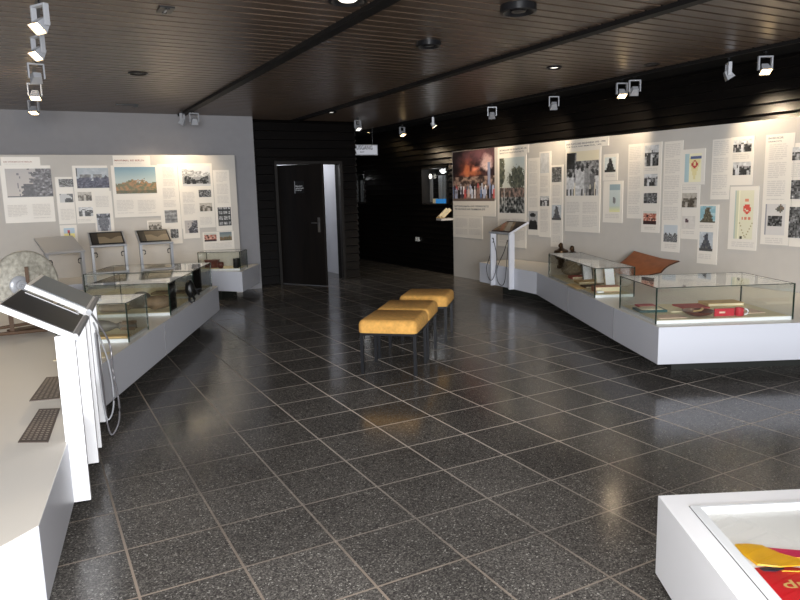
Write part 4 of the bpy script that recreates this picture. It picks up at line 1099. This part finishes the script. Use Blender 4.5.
# ------------------------------------------------------------------ stools
def stool(fl, frt, label):
    fl, frt = V2(*fl), V2(*frt); e = (frt-fl).normalized(); W = (frt-fl).length; k = Vector((-e.y, e.x, 0)); D = 0.46
    cen = fl+e*W/2+k*D/2
    r = thing('stool', (cen.x,cen.y,0), label, 'stool', 'upholstered stools in a row')
    for a in (0,1):
        for b2 in (0,1):
            q = fl+e*W*a+k*D*b2
            MB().obox(q-e*0.014-k*0.014+Vector((0,0,0.002)), e*0.028, k*0.028, (0,0,0.372), 'legmetal').build('leg', r)
    fm = MB()
    for q, v in ((fl-k*0.014,e*W),(fl+k*(D-0.014),e*W)): fm.obox(q+Vector((0,0,0.355)), v, k*0.028, (0,0,0.025), 'legmetal')
    for q, v in ((fl-e*0.014,k*D),(frt-e*0.014,k*D)): fm.obox(q+Vector((0,0,0.356)), v, e*0.028, (0,0,0.023), 'legmetal')
    fm.build('frame', r)
    # cushion: rounded slab
    x0, x1, y0, y1 = -0.025, W+0.025, -0.04, D+0.075
    def rr(inset, rad, z):
        out = []
        for cx, cy, a0 in ((x1-rad,y1-rad,0),(x0+rad,y1-rad,90),(x0+rad,y0+rad,180),(x1-rad,y0+rad,270)):
            for t in range(6):
                a = math.radians(a0+18*t); q = fl+e*(cx+(rad-inset)*math.cos(a))+k*(cy+(rad-inset)*math.sin(a)); out.append((q.x,q.y,z))
        return out
    c2 = MB(); rad = 0.05; rows = [c2.pts(rr(i, rad, z)) for i, z in ((0.004,0.381),(0,0.390),(0,0.452),(0.008,0.474),(0.022,0.489),(0.042,0.496))]
    N2 = 24
    for i in range(len(rows)-1):
        for j in range(N2): c2.face([rows[i]+j,rows[i]+(j+1)%N2,rows[i+1]+(j+1)%N2,rows[i+1]+j], 'cushion')
    c2.face([rows[0]+j for j in range(N2)][::-1], 'cushion'); c2.face([rows[-1]+j for j in range(N2)], 'cushion')
    c2.build('cushion', r, smooth=True)
stool((2.487,5.374), (2.847,5.056), 'low stool with ochre fabric seat, nearest of the row of three')
stool((2.876,5.815), (3.238,5.505), 'low stool with ochre fabric seat, between the two others')
stool((3.447,6.395), (3.81,6.085), 'low stool with ochre fabric seat, farthest of the row of three')

# ------------------------------------------------------------------ ceiling fittings
def spot(x, y, label, aim, lit=8.0, group='spotlights along the right-hand rail', cone=95, col=(1.0,0.80,0.55), glow='lampglow', tilt=None, zt=CEIL-0.012, yaw=None):
    r = thing('spotlight', (x,y,zt), label, 'spotlight', group)
    aim = Vector(aim); c0 = Vector((x,y,zt-0.19)); dr = (aim-c0).normalized()
    hor = Vector((dr.x,dr.y,0)).normalized(); sd = Vector((0,0,1)).cross(hor)
    MB().tube([(x,y,zt),(x,y,zt-0.03),(x+0.012,y,zt-0.045)], 0.006, 'darkmetal').lathe([(0.022,-0.012),(0.022,0)], (x,y,zt), 'darkmetal', 12).build('stem', r)
    y0 = MB(); w = 0.064; t = 0.014; H = 0.135; top = Vector((x,y,zt-0.045))
    y0.obox(top-sd*w-hor*0.018, sd*2*w, hor*0.036, (0,0,-t), 'alu')
    for s2 in (-1,1): y0.obox(top+sd*s2*w-sd*(t/2)-hor*0.018, sd*t, hor*0.036, (0,0,-H), 'alu')
    y0.build('yoke', r, bevel=0.002)
    up = dr.cross(sd).normalized()
    hd = MB(); hc = top+Vector((0,0,-H+0.012))
    # a trapezoid floodlight head, wider at its mouth
    bk = hc-dr*0.045; mo = hc+dr*0.045
    ps = [bk+sd*a*0.032+up*b2*0.024 for a, b2 in ((-1,-1),(1,-1),(1,1),(-1,1))]+[mo+sd*a*0.052+up*b2*0.042 for a, b2 in ((-1,-1),(1,-1),(1,1),(-1,1))]
    q = hd.pts(ps)
    hd.face([q,q+1,q+2,q+3][::-1], 'alu')
    for i in range(4): j = (i+1)%4; hd.face([q+i,q+j,q+4+j,q+4+i], 'alu')
    lh = hd.build('lamp_head', r)
    ln = MB(); k = ln.pts([mo-dr*0.006+sd*a*0.046+up*b2*0.036 for a, b2 in ((-1,-1),(1,-1),(1,1),(-1,1))]); ln.face([k,k+1,k+2,k+3], glow)
    ln.build('lens', lh)
    if lit > 0:
        L = bpy.data.lights.new('spot_beam', 'SPOT'); L.energy = lit; L.spot_size = math.radians(cone); L.spot_blend = 0.9; L.color = col; L.shadow_soft_size = 0.03
        lo2 = bpy.data.objects.new('spot_beam', L); COL.objects.link(lo2); lo2.location = mo+dr*0.012
        lo2.rotation_euler = dr.to_track_quat('-Z','Y').to_euler()
    return r
RS = [(6.627,4.502,'spotlight with a glaring warm lens, rightmost on the right-hand rail',(5.9,3.3,0.5),'lampglow'),
      (6.599,4.893,'grey spotlight seen from the side, second from the right on the right-hand rail',(6.95,4.6,1.95),'lampglow_dim'),
      (6.523,6.09,'grey square-framed spotlight, right one of the close pair',(6.95,6.9,2.05),'lampglow_dim'),
      (6.541,6.311,'spotlight with a bright lens, left one of the close pair',(6.1,5.3,0.6),'lampglow'),
      (6.537,7.544,'grey square-framed spotlight above the marching crowd poster',(6.95,8.3,2.05),'lampglow_dim'),
      (6.401,8.797,'grey square-framed spotlight above the tall tree poster on the right',(6.95,9.7,2.15),'lampglow_dim'),
      (6.283,10.344,'slim white spotlight above the left end of the right board',(6.95,9.9,1.6),'lampglow'),
      (6.589,12.02,'slim white spotlight over the corridor wall recess',(6.9,11.2,1.2),'lampglow')]
for xx, yy, lab, aim, gl in RS:
    spot(xx, yy, lab, aim, lit=SPOT_R*(0.3 if yy > 10 else 0.3 if aim[0] < 6.5 else 0.9), glow=gl)
LS = [(5.15,'grey spotlight at the top left edge of the photo, nearest on the left rail'),(6.1,'spotlight on the left rail, second from the camera'),(7.3,'spotlight with a dull face, third along the left rail'),(8.5,'spotlight with a glowing lens, fourth along the left rail'),(9.9,'spotlight at the far end of the left rail, above the grey wall')]
for i, (yy, lab) in enumerate(LS):
    spot(0.19, yy, lab, [(-1.3,4.2,0.8),(-1.3,5.3,0.8),(-0.4,11.2,1.3),(0.0,7.6,0.5),(-0.3,9.2,0.9)][i], lit=SPOT_L, group='spotlights along the left rail', glow='lampglow')
struct(MB().box((0.19,6.8,CEIL-0.006), (0.035,8.0,0.012), 'black').build('trim_7'))
spot(2.33, 10.75, 'grey square spotlight at the end of the ceiling beam over the left board', (2.3,11.2,1.5), lit=SPOT_L, group='pair of spotlights at the beam end', glow='lampglow_dim')
spot(2.18, 10.85, 'spotlight with a warm lens at the end of the ceiling beam', (1.6,11.2,1.5), lit=SPOT_L, group='pair of spotlights at the beam end')

def downlight(x, y, label, glow=None, r=0.09, drop=0.03):
    t = thing('downlight', (x,y,CEIL), label, 'downlight', 'round ceiling downlights')
    MB().lathe([(r,0.0),(r*1.02,-drop),(r*0.86,-drop-0.004),(r*0.78,-drop+0.008),(r*0.6,-0.004)], (x,y,CEIL), 'darkmetal', 28).build('ring', t, smooth=True)
    MB().lathe([(r*0.6,-0.006),(r*0.4,-drop+0.004),(0.0,-drop)], (x,y,CEIL), glow or 'screen', 20).build('lens', t, smooth=True)
downlight(2.03,4.42,'round downlight with a bright lens at the top edge, left of the beam','lampglow_dim',0.13,0.03)
downlight(3.24,4.13,'large dark round downlight at the top of the photo between the beams',None,0.13,0.05)
downlight(3.26,5.42,'dark round downlight above the stools',None,0.11,0.04)
downlight(5.2,6.0,'small downlight with a sparkling lens right of the long beam','lampglow_dim',0.085,0.015)
downlight(6.13,5.49,'flat brown round downlight close to the right-hand rail',None,0.085,0.012)
downlight(4.46,10.5,'small pale downlight in front of the dark door','lampglow_dim',0.09,0.015)
downlight(1.157,7.86,'flat brown disc in the ceiling above the left plinth',None,0.10,0.010)
downlight(6.62,13.6,'small glowing downlight in the corridor by the exit sign','lampglow',0.09,0.03)
g = tag(MB().box((0.98,5.18,CEIL-0.006), (0.10,0.16,0.012), 'black').box((0.98,5.12,CEIL-0.016), (0.03,0.03,0.01), 'black').box((0.98,5.24,CEIL-0.016), (0.03,0.03,0.01), 'black').build('ceiling_socket'), 'small black ceiling socket plate near the top left spotlights', 'ceiling socket')
MB().box((0.98,5.18,CEIL-0.014), (0.012,0.15,0.005), 'alu').build('clip', g)
g = tag(MB().box((1.36,10.43,CEIL-0.01), (0.30,0.02,0.02), 'black').box((1.47,10.43,CEIL-0.02), (0.05,0.06,0.04), 'black').build('ceiling_bracket'), 'small black bracket in the ceiling before the grey wall', 'bracket')
# two-piece small spot by the corner of the black block
spot(5.25, 11.2, 'small round spotlight near the corner of the black block', (5.6,10.2,1.2), lit=0, group='single spotlight by the corridor', glow='lampglow_dim', zt=CEIL-0.002)

# ------------------------------------------------------------------ light
def area(name, loc, target, sx, sy, e, col=(1,1,1)):
    L = bpy.data.lights.new(name, 'AREA'); L.shape = 'RECTANGLE'; L.size = sx; L.size_y = sy; L.energy = e; L.color = col
    o = bpy.data.objects.new(name, L); COL.objects.link(o); o.location = loc
    o.rotation_euler = (Vector(target)-Vector(loc)).to_track_quat('-Z','Y').to_euler(); return o
# daylight from the windows in the part of the room behind the visitor
area('daylight_window', (-1.4,-4.2,1.7), (2.5,6.5,0.9), 3.6, 2.0, DAY, (0.93,0.96,1.0))
# added fill lamp at the camera, whitens the near kiosk legs
L = bpy.data.lights.new('camera_fill', 'POINT'); L.energy = CAM_FILL; L.shadow_soft_size = 0.04; L.color = (1,0.98,0.96)
o = bpy.data.objects.new('camera_fill', L); COL.objects.link(o); o.location = (0.02,0.0,1.72)
for (y, en) in ((11.82,1.6),(15.0,1.6)):
    L = bpy.data.lights.new('recess_light', 'POINT'); L.energy = en; L.shadow_soft_size = 0.06; L.specular_factor = 0.0; L.color = (0.95,0.97,1)
    o = bpy.data.objects.new('recess_light', L); COL.objects.link(o); o.location = (XW-0.02,y-0.2,1.98)
# lamp in the storeroom behind the door
L = bpy.data.lights.new('storeroom_lamp', 'POINT'); L.energy = 30; L.shadow_soft_size = 0.1
o = bpy.data.objects.new('storeroom_lamp', L); COL.objects.link(o); o.location = (4.55,13.1,2.4)
for (x, y, en) in ((2.03,4.42,12),(5.2,6.0,8),(4.46,10.5,5)):
    L = bpy.data.lights.new('downlight_beam', 'SPOT'); L.energy = en; L.spot_size = math.radians(110); L.spot_blend = 1.0; L.shadow_soft_size = 0.05; L.color = (1,0.88,0.72)
    o = bpy.data.objects.new('downlight_beam', L); COL.objects.link(o); o.location = (x,y,CEIL-0.045)
w = bpy.data.worlds.new('room_air'); SC.world = w; w.use_nodes = True
w.node_tree.nodes['Background'].inputs[0].default_value = (0.80,0.86,1.0,1); w.node_tree.nodes['Background'].inputs[1].default_value = WORLD

# ------------------------------------------------------------------ camera
f, pitch, roll, th = 682.4, 0.1577, -0.0258, 0.4921
cam = bpy.data.cameras.new('camera'); cam.sensor_width = 36; cam.lens = f*36/800; cam.clip_start = 0.05
co = bpy.data.objects.new('camera', cam); COL.objects.link(co)
fwd = Vector((math.sin(th)*math.cos(pitch), math.cos(th)*math.cos(pitch), -math.sin(pitch)))
rt = Vector((math.cos(th), -math.sin(th), 0)); up = rt.cross(fwd)
cr, sr = math.cos(roll), math.sin(roll)
X = rt*cr + up*sr; Y = -rt*sr + up*cr
co.matrix_world = Matrix(((X.x,Y.x,-fwd.x,0),(X.y,Y.y,-fwd.y,0),(X.z,Y.z,-fwd.z,1.6),(0,0,0,1)))
SC.camera = co
SC.cycles.transparent_max_bounces = 48
SC.cycles.max_bounces = 10
SC.view_settings.view_transform = 'Standard'; SC.view_settings.look = 'None'; SC.view_settings.gamma = 1
SC.view_settings.use_curve_mapping = False; SC.view_settings.exposure = EXPOSURE
